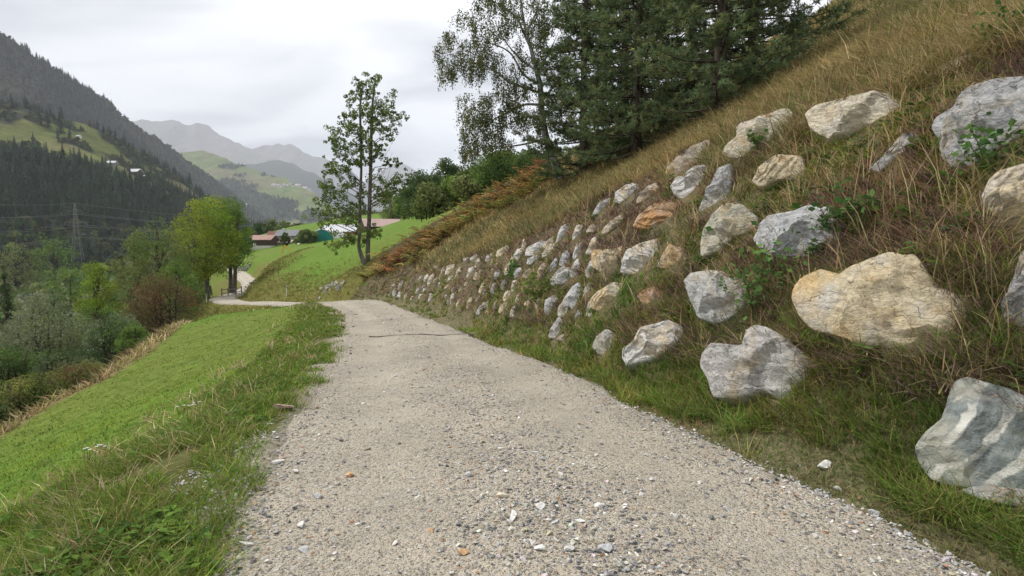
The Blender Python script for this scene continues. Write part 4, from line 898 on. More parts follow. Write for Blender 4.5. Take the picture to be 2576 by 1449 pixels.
mb = MB(); blades(mb, bt, 6, .17 * hs(bt), .06, .4, .006, .8, G5, var((1, 1, 1), len(bt), .25, .07)); tag(mb.build('rim_grass', MT['crown']), 'tufts of green grass against the feet of the boulders', 'grass', kind='stuff')
# rough grass on the embankment beyond the bend
ex = rng.uniform(-42, -2, 26000); ey = rng.uniform(38, 95, 26000); ed, ez, eh = road_near(ex, ey)
ke = (ed > eh + .3) & (rng.uniform(size=len(ex)) < sstep(11, 2.5, ed + 2.5 * fbm(np.stack([ex, ey], -1) * .15, 2, 310)) * .8); ex, ey = ex[ke], ey[ke]
mb = MB(); blades(mb, place(ex, ey), 5, .2, .2, .5, .01, .9, GR[:2] + GR[3:] + OL[:3] + [(.30, .27, .10)], var((1.15, 1.0, 1.0), len(ex), .2, .08))
tag(mb.build('embankment_grass', MT['crown']), 'rough yellow green grass on the embankment beyond the bend', 'grass', kind='stuff')

# ------------------------------------------------------------------ loose stones
def pebble(seed):
    rs = np.random.default_rng(seed); mb = MB()
    import bmesh
    bm = bmesh.new(); bmesh.ops.create_icosphere(bm, subdivisions=2, radius=.5)
    for v_ in bm.verts:
        c_ = np.array(v_.co)
        v_.co = Vector(c_)
    pl = rs.normal(size=(12, 3)); pl /= np.linalg.norm(pl, axis=1)[:, None]; of = rs.uniform(.14, .36, 12)
    for v_ in bm.verts:
        c_ = np.array(v_.co)
        for n_, o_ in zip(pl, of):
            dd_ = c_ @ n_ - o_
            if dd_ > 0: c_ = c_ - n_ * dd_
        v_.co = Vector(c_ * [1.5, 1.15, .8])
    me = bpy.data.meshes.new('stone'); bm.to_mesh(me); bm.free()
    at = me.attributes.new('tint', 'FLOAT_COLOR', 'POINT'); at.data.foreach_set('color', np.ones(len(me.vertices) * 4, np.float32))
    return me
m, nt, b = mat('loose_stone'); c = attr(nt, 'itint', 'INSTANCER'); c = mix(nt, 1, c, ramp(nt, noise(nt, 60, pos(nt), 4, .6), [(.3, .75), (.7, 1.2)]), 'MULTIPLY'); nt.links.new(c, b.inputs['Base Color']); MT['istone'] = m
m, nt, b = mat('stone'); oi = N(nt, 'ShaderNodeObjectInfo'); c = mix(nt, 1, oi.outputs['Color'], ramp(nt, noise(nt, 45, pos(nt), 5, .65), [(.3, .65), (.7, 1.2)]), 'MULTIPLY'); nt.links.new(c, b.inputs['Base Color']); bump(nt, noise(nt, 70, pos(nt), 4), .5, .01, b); MT['stone'] = m
PEB = [pebble(400 + k) for k in range(5)]
for me in PEB: me.materials.append(MT['istone'])
STN = [pebble(400 + k) for k in range(5)]
for me in STN: me.materials.append(MT['stone'])
PAL = np.array([(.50, .48, .44), (.36, .35, .33), (.24, .245, .25), (.15, .16, .165), (.44, .37, .27), (.62, .60, .56), (.40, .22, .13), (.30, .28, .25)])
PW = np.array([.2, .2, .16, .08, .16, .12, .03, .05]); PW /= PW.sum()
def road_z(x, y):
    y2 = np.array(y, float)
    for _ in range(4):                                   # the station whose cross line passes through the point
        rows = np.clip(np.round((np.interp(y2, RS[:260, 1], np.arange(min(260, nS))))).astype(int), 0, nS - 1)
        wl = (x - RS[rows, 0]) * nrm[rows, 0] + (y - RS[rows, 1]) * nrm[rows, 1]; y2 = y - wl * nrm[rows, 1]
    l = np.clip(wl / (RS[rows, 3] * 1.03 * np.where(wl < 0, eL[rows], eR[rows])), -1, 1); jj = np.clip(np.round((l + 1) * 20).astype(int), 0, 40)
    return RDZ[rows, jj], np.abs(l)
gx_, gy_ = polar(150000, 2.0, 36, -46, 42); gl, gr = xl(gy_) - gx_, gx_ - xr(gy_)
zr_, la = road_z(gx_, gy_)
inside = (gl < .1) & (gr < .02)
dens = .10 + .45 * np.exp(-(la / .2) ** 2) + .85 * sstep(.66, .92, la)
side = (gl > 0) & (gl < .7) & (fbm(np.stack([gx_, gy_], -1) * .8, 3, 311) > -.35)
keep = (inside & (rng.uniform(size=len(gx_)) < dens)) | (side & (rng.uniform(size=len(gx_)) < .75))
gx_, gy_, zr_, inside = gx_[keep], gy_[keep], zr_[keep], inside[keep]
n = len(gx_); s_ = np.exp(rng.normal(np.log(.0105), .55, n)).clip(.004, .032) * (1 + .02 * np.hypot(gx_, gy_)); zz = np.where(inside & (np.abs(la[keep]) < .93), zr_, H(gx_, gy_) + .004)
tint = PAL[rng.choice(len(PAL), n, p=PW)]; tint = np.where((la[keep] > .85)[:, None] | ~inside[:, None], tint * .6 + .22, tint)
scatter('gravel', 'loose gravel lying on the road and along its edges', 'gravel', np.stack([gx_, gy_, zz + s_ * .1], -1), rng.uniform(0, 6.28, (n, 3)) * [.06, .06, 1], s_, rng.integers(0, 5, n), var(tint, n, .12, .04), PEB)
# the stones big enough to pick out, one by one: pieces of the road
big = [(1290, 1352, 34, W_), (1268, 1300, 26, C_), (1358, 1330, 26, W_), (1180, 1240, 26, G_), (1085, 1375, 20, O_), (1460, 1360, 22, W_), (1395, 1365, 20, G_), (1505, 1322, 22, W_), (1165, 1440, 26, O_), (1520, 1438, 34, G_),
       (1355, 1440, 26, W_), (1430, 1440, 24, W_), (880, 1225, 24, O_), (1345, 1175, 16, W_), (1365, 1196, 16, G_), (2075, 1188, 30, W_), (2110, 1238, 18, W_), (2345, 1258, 26, W_), (1555, 990, 14, W_), (995, 965, 10, W_), (915, 1037, 14, W_), (770, 1420, 30, G_), (700, 1180, 24, W_),
       (745, 1225, 22, W_), (800, 1290, 24, G_), (760, 1360, 26, W_), (620, 1400, 26, W_), (650, 1170, 22, W_), (690, 1110, 18, W_), (1570, 1325, 16, W_), (1610, 1290, 14, W_), (1700, 1340, 18, G_), (1830, 1310, 18, G_), (2200, 1330, 20, G_), (1950, 1245, 14, (.1,.1,.1)), (1640, 1240, 14, G_)]
rs_ = np.random.default_rng(55)
for _ in range(230):
    a = rs_.uniform(760, 1420); x_ = np.interp(a, [760, 850, 1000, 1250, 1449], [870, 885, 850, 700, 560]) + rs_.uniform(0, 1) ** 1.4 * np.interp(a, [760, 850, 1000, 1250, 1449], [100, 300, 720, 1480, 1900])
    big.append((x_, a, rs_.uniform(6, 11) * (.55 + (a - 700) / 750), PAL[rs_.choice(len(PAL), p=PW)] * 1.12))
hits = cast(np.array([q[0] for q in big]), np.array([q[1] for q in big]), 1.2, 60, 1400)
for (px_, py_, sz, cl), h_ in zip(big, hits):
    o = link('stone', STN[rs_.integers(0, 5)], road); s = sz * K / FPX * np.linalg.norm(h_ - EYE)
    zq, lq = road_z(h_[0:1], h_[1:2]); on = lq[0] < .95
    o.location = (h_[0], h_[1], (zq[0] if on else H1(h_[0], h_[1])) + s * .08); o.scale = (s, s, s * rs_.uniform(.8, 1.1)); o.rotation_euler = (rs_.uniform(-.3, .3), rs_.uniform(-.3, .3), rs_.uniform(0, 6.28)); o.color = (*np.array(cl), 1)
# ------------------------------------------------------------------ trees and shrubs
BRI = [(0.275, 0.360, 0.048), (0.207, 0.309, 0.048), (0.330, 0.360, 0.055)]
MID = [(0.148, 0.235, 0.061), (0.192, 0.278, 0.070), (0.122, 0.200, 0.052)]
DUL = [(0.192, 0.227, 0.086), (0.157, 0.200, 0.070), (0.227, 0.252, 0.096)]
WIL = [(0.210, 0.252, 0.143), (0.176, 0.218, 0.118), (0.252, 0.277, 0.168)]
RED = [(0.233, 0.132, 0.078), (0.186, 0.139, 0.070), (0.155, 0.109, 0.062), (0.171, 0.171, 0.070)]
DRK = [(0.090, 0.144, 0.050), (0.068, 0.118, 0.040), (0.118, 0.162, 0.054)]
YEL = [(0.274, 0.274, 0.081), (0.193, 0.225, 0.064), (0.161, 0.161, 0.072)]
def leaves_at(mb, c, rad, n, size, cols, rs, flat=.85):
    cols = np.array(cols, float); k = np.repeat(np.arange(len(c)), n); m_ = len(k)
    d = rs.normal(size=(m_, 3)); d /= np.linalg.norm(d, axis=1)[:, None]; d *= (rs.uniform(.25, 1, m_) ** .5)[:, None] * np.asarray(rad)[k][:, None]; d[:, 2] *= flat
    cc = cols[rs.integers(0, len(cols), len(c))] * rs.uniform(.8, 1.2, (len(c), 1))
    leaf_quads(mb, c[k] + d, size * rs.uniform(.6, 1.35, m_), cc[k] * rs.uniform(.8, 1.2, (m_, 1)), aspect=.6)
def limb(mb, p0, p1, r0, r1, rs, sag=.12, n=6, sides=5):
    t = np.linspace(0, 1, n)[:, None]; L = np.linalg.norm(p1 - p0); off = rs.normal(0, .05 * L, (n, 3)) * np.sin(t * np.pi)
    pts = p0 + (p1 - p0) * t + off; pts[:, 2:] += sag * L * np.sin(t * np.pi)
    mb.tube(pts, r0 + (r1 - r0) * t[:, 0], sides)
def broadleaf(name, label, cat, x, y, ztop, width, cols, seed, bush=False, leaf=.2, nclump=46, nleaf=70,  stems=1, bark='dbark', group=None, cb=None, taper=0.):
    rs = np.random.default_rng(seed); nclump = int(nclump * 1.35); nleaf = int(nleaf * 1.35); z0 = H1(x, y) - .05; h = max(ztop - z0, width * .35)
    root = empty(name, (x, y, z0), label=label, cat=cat, group=group)
    cb = (.08 if bush else .28) if cb is None else cb
    tr = MB(); axes = []
    for s in range(stems):
        a = rs.uniform(0, 6.283); sp_ = width * (.22 if stems > 1 else .04); tipx = np.array([math.cos(a) * sp_, math.sin(a) * sp_, h * .93])
        t = np.linspace(0, 1, 8)[:, None]; b0 = np.array([math.cos(a), math.sin(a), 0]) * (.09 * width if stems > 1 else 0)
        pts = b0 + (tipx - b0) * t + rs.normal(0, .012 * h, (8, 3)) * t; r0 = .020 * h + .02
        tr.tube(pts, r0 * (1 - t[:, 0]) ** .8 + .012, 7); axes.append(pts)
    # clump centres on and inside an uneven crown
    c = []
    while len(c) < nclump:
        d = rs.normal(size=3); d /= np.linalg.norm(d); q = d * rs.uniform(.45, 1.0) ** .6
        lob = 1 + .22 * vnoise(np.array([d * 1.9 + seed]), 3)[0]
        zz_ = cb + (1 - cb) * (q[2] * .5 + .5); wz = 1 - taper * max(0, zz_ - .3)
        c.append(np.array([q[0] * width * .46 * lob * wz, q[1] * width * .46 * lob * wz, h * (zz_ * .96)]))
    c = np.array(c); rad = width * rs.uniform(.12, .22, len(c))
    for k in range(0, len(c), 2):
        ax = axes[rs.integers(0, stems)]; j = np.argmin(np.abs(ax[:, 2] - c[k][2] * .72)); limb(tr, ax[min(j, 6)], c[k], .010 * h * (1 - .6 * ax[j, 2] / h) + .01, .008, rs, .06, 5, 4)
    tr.build('trunk', MT[bark], root, True)
    cr = MB(); leaves_at(cr, c, rad, nleaf, leaf, cols, rs); cr.build('crown', MT['crown'], root)
    return root
def plant_tree(label, px, ptop, wpx, Y, cols, name='shrub', cat='shrub', **kw):
    p = P(px, ptop, Y); return broadleaf(name, label, cat, p[0], Y, p[2], wpx * K / FPX * Y, cols, int(px * 7 + ptop), leaf=kw.pop('leaf', max(.12, 1.9 * Y / FPX)), **kw)
T = plant_tree
# by the bend of the road
T('bright yellow green tree beside the bend of the road', 508, 490, 150, 77, BRI, 'ash_tree', 'tree', nclump=80, nleaf=80, cb=.24, bark='bark', stems=2)
T('green tree behind the yellow green one at the road bend', 568, 488, 115, 82, MID + BRI[1:2], 'ash_tree', 'tree', nclump=70, nleaf=70, cb=.22, bark='bark', stems=2)
T('dull green tree left of the bright tree at the bend', 395, 538, 150, 70, DUL + MID[:1], 'broadleaf_tree', 'tree', nclump=70, nleaf=70, cb=.1)
T('olive tree with a leaning crown below the road bend', 335, 565, 90, 76, DUL, 'broadleaf_tree', 'tree', nclump=50, cb=.1)
T('low green tree between the bend and the brown bush', 445, 640, 110, 60, MID, 'broadleaf_tree', 'tree', nclump=50, cb=.1)
T('rust brown bush at the end of the dry grass fringe', 405, 690, 165, 47, RED, 'thorn_bush', 'bush', bush=True, nclump=90, nleaf=90, stems=4, leaf=.13)
T('fresh green tree rising out of the shrubs left of the brown bush', 245, 645, 110, 56, BRI[:2] + MID[1:2], 'broadleaf_tree', 'tree', nclump=60, nleaf=80, cb=.1)
T('mid green tree at the back of the shrubs near the river', 165, 660, 130, 80, MID, 'broadleaf_tree', 'tree', nclump=55, cb=.1)
T('pale willow at the back of the shrubs near the river', 95, 705, 150, 70, WIL, 'willow_bush', 'bush', bush=True, nclump=60, stems=3)
T('grey green willow filling the slope below the meadow', 95, 775, 220, 42, WIL + DUL[:1], 'willow_bush', 'bush', bush=True, nclump=120, nleaf=85, stems=5, leaf=.15)
T('grey willow with feathery twigs right of the large willow', 195, 790, 170, 46, WIL, 'willow_bush', 'bush', bush=True, nclump=90, nleaf=80, stems=5, leaf=.15)
T('blue green shrub just above the dry grass fringe', 285, 775, 140, 39, WIL[:1] + MID[:1] + [(.085, .13, .065)], 'shrub', 'shrub', bush=True, nclump=80, nleaf=80, stems=4, leaf=.14)
T('small green shrub beside the dry fringe below the brown bush', 335, 815, 75, 33, MID, bush=True, nclump=45, nleaf=60, stems=3, leaf=.12)
T('dark green shrub at the lower end of the willow thicket', 30, 850, 170, 33, DRK + MID[2:], bush=True, nclump=80, nleaf=85, stems=4, leaf=.13)
T('dark shrub between the willow and the yellow green bush', 150, 875, 130, 31, DRK + WIL[1:2], bush=True, nclump=70, nleaf=85, stems=4, leaf=.12)
T('yellowing round bush at the lower left of the meadow', 65, 945, 165, 23.5, YEL + MID[2:], 'round_bush', 'bush', bush=True, nclump=110, nleaf=110, stems=4, leaf=.10)
T('reddish tinged bush right of the yellowing round bush', 205, 915, 150, 26.5, YEL + RED[:1] + DUL[:1], 'bramble_bush', 'bush', bush=True, nclump=80, nleaf=90, stems=4, leaf=.10)
T('low thorny bush at the picture edge below the willows', -30, 1010, 120, 20, DRK, 'bramble_bush', 'bush', bush=True, nclump=60, nleaf=90, stems=3, leaf=.09)
T('brown leafless bush at the foot of the dry fringe', 330, 880, 70, 29, RED, 'thorn_bush', 'bush', bush=True, nclump=40, nleaf=45, stems=4, leaf=.09)
# valley floor and farms
T('tall rounded tree in front of the pylon', 130, 572, 95, 300, MID, 'broadleaf_tree', 'tree', nclump=40, nleaf=40, cb=.05)
T('darker tree at the left edge below the spruce forest', 35, 575, 90, 290, DUL, 'broadleaf_tree', 'tree', nclump=40, nleaf=40, cb=.05)
T('single dark conifer shaped tree at the left picture edge', 5, 640, 40, 120, DRK, 'broadleaf_tree', 'tree', nclump=40, nleaf=50, cb=.05, taper=.9)
T('dark bush between the house and the green tunnel', 776, 578, 44, 196, DRK + DUL[:1], 'farm_tree', 'tree', nclump=40, nleaf=45, cb=.05)
T('small bush at the end wall of the grey roofed house', 755, 597, 30, 200, DUL, 'farm_tree', 'tree', nclump=24, nleaf=40, cb=.05)
T('narrow tree in front of the grey roofed house', 717, 586, 22, 205, DRK, 'farm_tree', 'tree', nclump=24, nleaf=40, cb=.05)
T('dark trees edge left of the farm barn', 612, 590, 45, 215, DRK, 'farm_tree', 'tree', nclump=34, nleaf=45, cb=.05)
T('small dark tree right behind the bright trees by the farm', 640, 585, 30, 260, DRK + DUL[1:2], 'farm_tree', 'tree', nclump=24, nleaf=40, cb=.05)
# behind the meadow, right of the ash
T('dark rounded tree at the upper end of the meadow', 1062, 432, 100, 120, DRK, 'hedge_tree', 'tree', nclump=80, nleaf=70, cb=.02)
T('tall dark tree in the hedge above the meadow', 1125, 398, 85, 128, DRK + MID[2:], 'hedge_tree', 'tree', nclump=70, nleaf=60, cb=.05)
T('pale green thin tree at the right end of the hedge', 1165, 425, 50, 118, WIL[1:2] + DUL[:1], 'hedge_tree', 'tree', nclump=40, nleaf=45, cb=.05)
T('yellowish tree behind the big barn', 985, 478, 75, 250, YEL[:1] + DUL, 'hedge_tree', 'tree', nclump=45, nleaf=45, cb=.05)
T('light green tree left of the dark hedge', 1015, 470, 55, 190, MID + BRI[1:2], 'hedge_tree', 'tree', nclump=40, nleaf=45, cb=.05)
T('bushy green tree under the birch', 1255, 372, 130, 66, MID + DRK[:1], 'hedge_tree', 'tree', nclump=90, nleaf=80, cb=.02)
T('green tree right of the birch trunk behind the ridge', 1345, 395, 110, 60, DRK + MID[2:], 'hedge_tree', 'tree', nclump=70, nleaf=80, cb=.02)
T('brownish low bush at the edge of the meadow below the birch', 1195, 468, 60, 80, DUL + RED[1:2], 'hedge_bush', 'bush', bush=True, nclump=36, nleaf=50, stems=3)

# the lone ash on the bank
def fromcrop(s, ox, oy, sc): return lambda a, b_: ((ox + a / sc) * .644, (oy + b_ / sc) * .644)
A2 = fromcrop(0, 1200, 250, 1.704)
rs = np.random.default_rng(77); base = P(*A2(385, 1335), 45.0); base[2] = H1(base[0], 45.0)
ash = empty('ash_tree', base, label='slender two stemmed ash standing alone on the bank past the boulders', cat='tree')
def W(a, b_, Y, off=(0, 0, 0)): return P(*A2(a, b_), Y) - base + np.asarray(off)
tr = MB(); stA = [(385, 1345), (345, 1220), (350, 1100), (352, 900), (360, 700), (356, 500), (352, 300), (372, 140)]; stB = [(402, 1335), (405, 1180), (412, 1050), (416, 900), (422, 700), (426, 500), (432, 300), (456, 90)]
PA = resample(np.array([np.append(W(a, b_, 45.0), 1) for a, b_ in stA]), .02)[:, :3]; PB = resample(np.array([np.append(W(a, b_, 45.4), 1) for a, b_ in stB]), .02)[:, :3]
for pth, r0 in ((PA, .19), (PB, .17)):
    t = np.linspace(0, 1, len(pth)); tr.tube(pth, r0 * (1 - t) ** .75 + .02, 8)
cl = [(455,95,30),(440,150,35),(410,190,35),(350,190,40),(320,200,30),(360,140,25),(540,220,35),(520,270,40),(500,310,35),(590,350,35),(540,340,30),(300,300,40),(340,330,35),(280,350,30),(440,260,35),(430,370,40),(480,400,35),(560,470,30),(510,450,35),(240,420,35),(210,460,35),(180,510,30),(290,420,40),(330,440,35),(420,470,35),(200,560,40),(260,540,35),(230,610,35),(310,540,30),(440,540,35),(490,560,25),(160,670,35),(200,700,40),(150,720,25),(240,690,35),(300,640,30),(360,620,30),(400,640,30),(110,810,30),(140,840,25),(220,790,35),(250,850,40),(300,760,30),(460,770,35),(540,660,20),(600,660,18),(640,770,30),(590,800,35),(520,830,35),(470,880,30),(540,880,30),(620,830,25),(200,950,50),(130,980,45),(80,960,40),(90,1020,40),(250,990,45),(300,930,40),(180,1040,40),(300,1030,35),(380,870,25),(240,1180,35),(290,1150,35),(180,1200,30),(420,1140,40),(380,1160,30),(450,1120,25),(160,900,35),(350,960,30),(400,560,30),(390,330,30),(460,620,28),(380,480,28)]
cc = []; rr_ = []
for a, b_, r in cl:
    for _ in range(12):
        q = W(a + rs.normal(0, r * 1.0), b_ + rs.normal(0, r * .9), 45 + rs.normal(0, 1.2)); cc.append(q); rr_.append(r * .0119 * rs.uniform(.25, .6))
    c0 = W(a, b_, 45 + rs.normal(0, .8)); st_ = PA if a < 385 else PB; want = min(c0[2] - .35 * abs(c0[0] - st_[np.argmin(np.abs(st_[:, 2] - c0[2])), 0]) - .5, st_[-1, 2]); j = np.argmin(np.abs(st_[:, 2] - max(want, 2.2)))
    limb(tr, st_[j], c0, .045 * (1 - j / len(st_)) + .018, .01, rs, .05, 6, 4)
for tw in range(16):                                            # bare twigs in the thin right side
    a = W(rs.uniform(470, 560), rs.uniform(480, 860), 45); limb(tr, a, a + np.array([rs.uniform(.2, .9), 0, rs.uniform(.4, 1.1)]), .015, .006, rs, .0, 4, 3)
tr.build('trunk', MT['bark'], ash, True)
cr = MB(); leaves_at(cr, np.array(cc), np.array(rr_) * 1.25, 28, .15, [(.14, .195, .055), (.115, .165, .05), (.18, .235, .06)], rs); cr.build('crown', MT['crown'], ash)

# the birch leaning over the bracken
A3 = fromcrop(0, 1600, 0, 1.9317); rs = np.random.default_rng(78); YB = 30.0
base = P(*A3(1135, 1345), YB); base[2] = H1(base[0], YB) - .05
bir = empty('birch_tree', base, label='birch with a pale leaning trunk and drooping twigs', cat='tree')
W = lambda a, b_, Y=YB: P(*A3(a, b_), Y) - base
tr = MB()
path = resample(np.array([np.append(W(a, b_), 1) for a, b_ in [(1138, 1350), (1085, 1190), (1040, 1080), (1010, 920), (995, 800), (985, 650), (950, 500), (920, 380), (870, 200), (840, 0), (815, -250)]]), .02)[:, :3]
tr.tube(path, .21 * (1 - np.linspace(0, 1, len(path))) ** .8 + .02, 9)
lims = [[(985, 700), (760, 620), (650, 540), (530, 480), (430, 470), (330, 420), (250, 400)], [(1000, 790), (860, 790), (740, 850), (640, 900), (560, 980)], [(1030, 1040), (900, 1080), (720, 1108), (580, 1100)], [(940, 520), (820, 430), (700, 280), (640, 150)], [(900, 330), (820, 150), (760, 0)],
        [(985, 640), (860, 560), (760, 400), (620, 330), (480, 310)], [(1000, 760), (1100, 640), (1200, 560)], [(1010, 900), (880, 880), (760, 930), (600, 1010)], [(960, 560), (1050, 400), (1120, 250)], [(880, 250), (950, 100), (1000, -50)], [(860, 150), (700, 50), (560, -40)]]
for L in lims:
    q = np.array([np.append(W(a, b_, YB + (0 if i == 0 else rs.normal(0, .5))), 1) for i, (a, b_) in enumerate(L)]); q = resample(q, .02)[:, :3]; tr.tube(q, .065 * (1 - np.linspace(0, 1, len(q))) + .012, 5)
birch_tr = tr.build('trunk', MT['birch'], bir, True)
def inpoly(x, y, poly):
    r = np.zeros(len(x), bool); n = len(poly)
    for i in range(n):
        (x0, y0), (x1, y1) = poly[i], poly[(i + 1) % n]; c_ = ((y0 > y) != (y1 > y)) & (x < (x1 - x0) * (y - y0) / (y1 - y0 + 1e-9) + x0); r ^= c_
    return r
polys = [([(200, 470), (190, 330), (240, 240), (340, 210), (330, 130), (380, -20), (450, -160), (900, -200), (1060, 0), (1080, 200), (1000, 420), (960, 560), (800, 620), (620, 560), (520, 600), (380, 540), (290, 600), (210, 600)], 700), ([(350, 740), (430, 700), (560, 720), (700, 620), (960, 620), (1000, 800), (1020, 1000), (900, 1100), (700, 1130), (540, 1130), (430, 1200), (370, 1230), (400, 1050), (360, 900)], 540), ([(980, 0), (1250, 0), (1250, 400), (1150, 600), (1050, 650), (980, 500)], 170), ([(960, 620), (1200, 650), (1280, 850), (1200, 1000), (1040, 1000)], 90)]
strands = []; 
for poly, n in polys:
    pa = np.array(poly); a = rs.uniform(pa[:, 0].min(), pa[:, 0].max(), n * 4); b_ = rs.uniform(pa[:, 1].min(), pa[:, 1].max(), n * 4); k = inpoly(a, b_, poly) & (fbm(np.stack([a, b_], -1) / 110, 2, 88) > -.28); strands += list(zip(a[k][:n], b_[k][:n]))
tw = MB(); cr = MB(); lc = []; lt = []; BC = np.array([(.115, .145, .05), (.10, .125, .045), (.16, .175, .055), (.21, .17, .045)])
for a, b_ in strands:
    p0 = W(a, b_, YB + rs.normal(0, .9)); L = rs.uniform(.25, .8); n = int(20 * L / .5) + 6; dx = rs.normal(0, .12, 2)
    t = np.linspace(0, 1, 4)[:, None]; q = p0 + np.concatenate([dx * t, -L * t ** 1.3], 1) if False else p0 + np.hstack([t * dx[0], t * dx[1], -L * t ** 1.3]); tw.tube(q, .006, 3)
    s = rs.uniform(0, 1, n)[:, None]; lc.append(p0 + np.hstack([s * dx[0], s * dx[1], -L * s ** 1.3]) + rs.normal(0, .085, (n, 3))); lt.append(np.tile(BC[rs.choice(4, p=[.4, .35, .2, .05])] * rs.uniform(.8, 1.25), (n, 1)))
tw.build('twigs', MT['dbark'], bir)
leaf_quads(cr, np.concatenate(lc), (.09) * rs.uniform(.6, 1.3, sum(map(len, lc))), np.concatenate(lt), aspect=.7, hang=.3); cr.build('crown', MT['crown'], bir)

# the pines on the slope
def pine_meshes(h, w_, seed, low=.02):
    rs = np.random.default_rng(seed); tr = MB(); nd = MB(); z = np.linspace(0, h, 9); cx = np.cumsum(rs.normal(0, .05, (9, 2)), 0); tp = np.column_stack([cx, z]); tr.tube(tp, .20 * (1 - z / h) ** .8 + .03, 8)
    tips = []; dirs = []
    nb = int(h * 11)
    for k in range(nb):
        f = low + (1 - low) * (k + rs.uniform(0, 1)) / nb; z0 = h * f; a = k * 2.4 + rs.normal(0, .4); L = w_ * (1.02 - f) ** .42 * rs.uniform(.55, 1.1) + .3
        d = np.array([math.cos(a), math.sin(a), 0]); n = 7; t = np.linspace(0, 1, n)[:, None]; rise = rs.uniform(-.25, .15)
        b0 = np.array([np.interp(z0, z, cx[:, 0]), np.interp(z0, z, cx[:, 1]), z0]); pts = b0 + d * L * t + np.array([0, 0, 1.0]) * L * (rise * t + .28 * t ** 3 - .1 * t) + rs.normal(0, .03, (n, 3)) * t; tr.tube(pts, .035 * (1 - t[:, 0]) + .008, 4)
        s = np.array([-d[1], d[0], 0]); m_ = int(7 + L * 8)
        for q in range(m_):
            tt = rs.uniform(.25, 1.0); c0 = np.array([np.interp(tt, t[:, 0], pts[:, i]) for i in range(3)]); sd = rs.choice([-1, 1]); l2 = L * .38 * (1.1 - tt) * rs.uniform(.4, 1.2) + .12
            e_ = c0 + (s * sd * rs.uniform(.4, 1) + d * rs.uniform(.2, 1)) * l2 + [0, 0, rs.uniform(-.12, .22) * l2 + rs.normal(0, .05)]
            if q % 2 == 0: tr.tube([c0, (c0 + e_) / 2, e_], [.009, .007, .004], 3)
            u = e_ - c0; u /= np.linalg.norm(u) + 1e-9; tips.append(e_); dirs.append(u); tips.append((c0 + e_) / 2); dirs.append(u)
    c = np.array(tips); u = np.array(dirs); NN = 11; k = np.repeat(np.arange(len(c)), NN); m_ = len(k)
    v = rs.normal(size=(m_, 3)); v /= np.linalg.norm(v, axis=1)[:, None]; v = v + u[k] * .75 + [0, 0, .35]; v /= np.linalg.norm(v, axis=1)[:, None]; L = rs.uniform(.11, .19, m_)[:, None]
    sd = np.cross(v, rs.normal(size=(m_, 3))); sd /= np.linalg.norm(sd, axis=1)[:, None] + 1e-9; p0 = c[k] + rs.normal(0, .03, (m_, 3))
    V = np.stack([p0 - sd * .018, p0 + sd * .018, p0 + v * L], 1).reshape(-1, 3)
    base_c = np.array([(.15, .21, .105), (.18, .25, .13), (.125, .175, .085), (.23, .26, .11)])[rs.integers(0, 4, len(c))] * rs.uniform(.75, 1.25, (len(c), 1))
    nd.add(V, f3=np.arange(m_ * 3).reshape(-1, 3), c=np.repeat(base_c[k], 3, 0))
    a, b_ = tr.mesh('trunk', True), nd.mesh('crown'); a.materials.append(MT['dbark']); b_.materials.append(MT['crown']); return a, b_
pa, pb = pine_meshes(11, 3.3, 91), pine_meshes(9, 3.0, 92)
for label, px, Y, me, sc, rzz in [('large blue green pine in the middle of the conifers on the slope', 1610, 23.5, pa, 1.0, .3), ('nearest pine, its boughs hanging over the hillside grass', 1800, 19.5, pb, 1.0, 1.9), ('dark pine close behind the birch', 1470, 28, pa, .95, 4.0),
                                  ('dark pine at the back between the birch and the large pine', 1560, 31, pb, 1.35, 2.2), ('pine at the upper right end of the conifers', 1900, 22, pa, .95, 5.1), ('slim dark pine behind the large pine', 1730, 29, pb, 1.2, 3.0)]:
    x_ = P(px, 0, Y)[0]; r_ = empty('pine_tree', (x_, Y, H1(x_, Y) - .1), rzz, label=label, cat='tree', group='pines on the slope'); r_.scale = (sc,) * 3
    link('trunk', me[0], r_); link('crown', me[1], r_)

# uncounted scrub on the valley floor and a far row of trees behind the farm
RNF = [roundtree(9, 4.2, 1100, 40 + q_, .62) for q_ in range(3)]
def scrub(name, label, px, Y, scl, tints, sink=.6, pr=None):
    pr = pr or RND
    X_ = np.array([P(a, 600, b_)[0] for a, b_ in zip(px, Y)]); n = len(X_); p = np.stack([X_, Y, H(X_, Y) - sink], -1)
    return scatter(name, label, 'scrub', p, zrot(n, .05), scl * rng.uniform(.6, 1.25, n), rng.integers(0, len(pr), n), var(np.array(tints)[rng.integers(0, len(tints), n)], n, .2, .06), pr)
scrub('valley_scrub', 'grey green willow scrub covering the valley floor by the river', rng.uniform(-700, 470, 2600), 90 * (480 / 90.) ** rng.uniform(0, 1, 2600), .95, WIL + DUL, .6, RND)
scrub('slope_scrub', 'dark scrub on the steep slope between meadow and valley floor', rng.uniform(-500, 300, 560), rng.uniform(44, 95, 560), .34, DRK[2:] + WIL + MID[2:] + DUL, .3, RNF)
scrub('far_hedge', 'row of dark trees behind the farm meadow', np.concatenate([rng.uniform(655, 980, 160), rng.uniform(610, 720, 50)]), np.concatenate([rng.uniform(380, 440, 160), rng.uniform(330, 400, 50)]), .9, DRK + DUL)
scrub('hill_hedge', 'dense trees on the hillside behind the hedge above the meadow', rng.uniform(1060, 1420, 150), rng.uniform(75, 190, 150), .55, DRK + MID + DUL, .6, RNF)
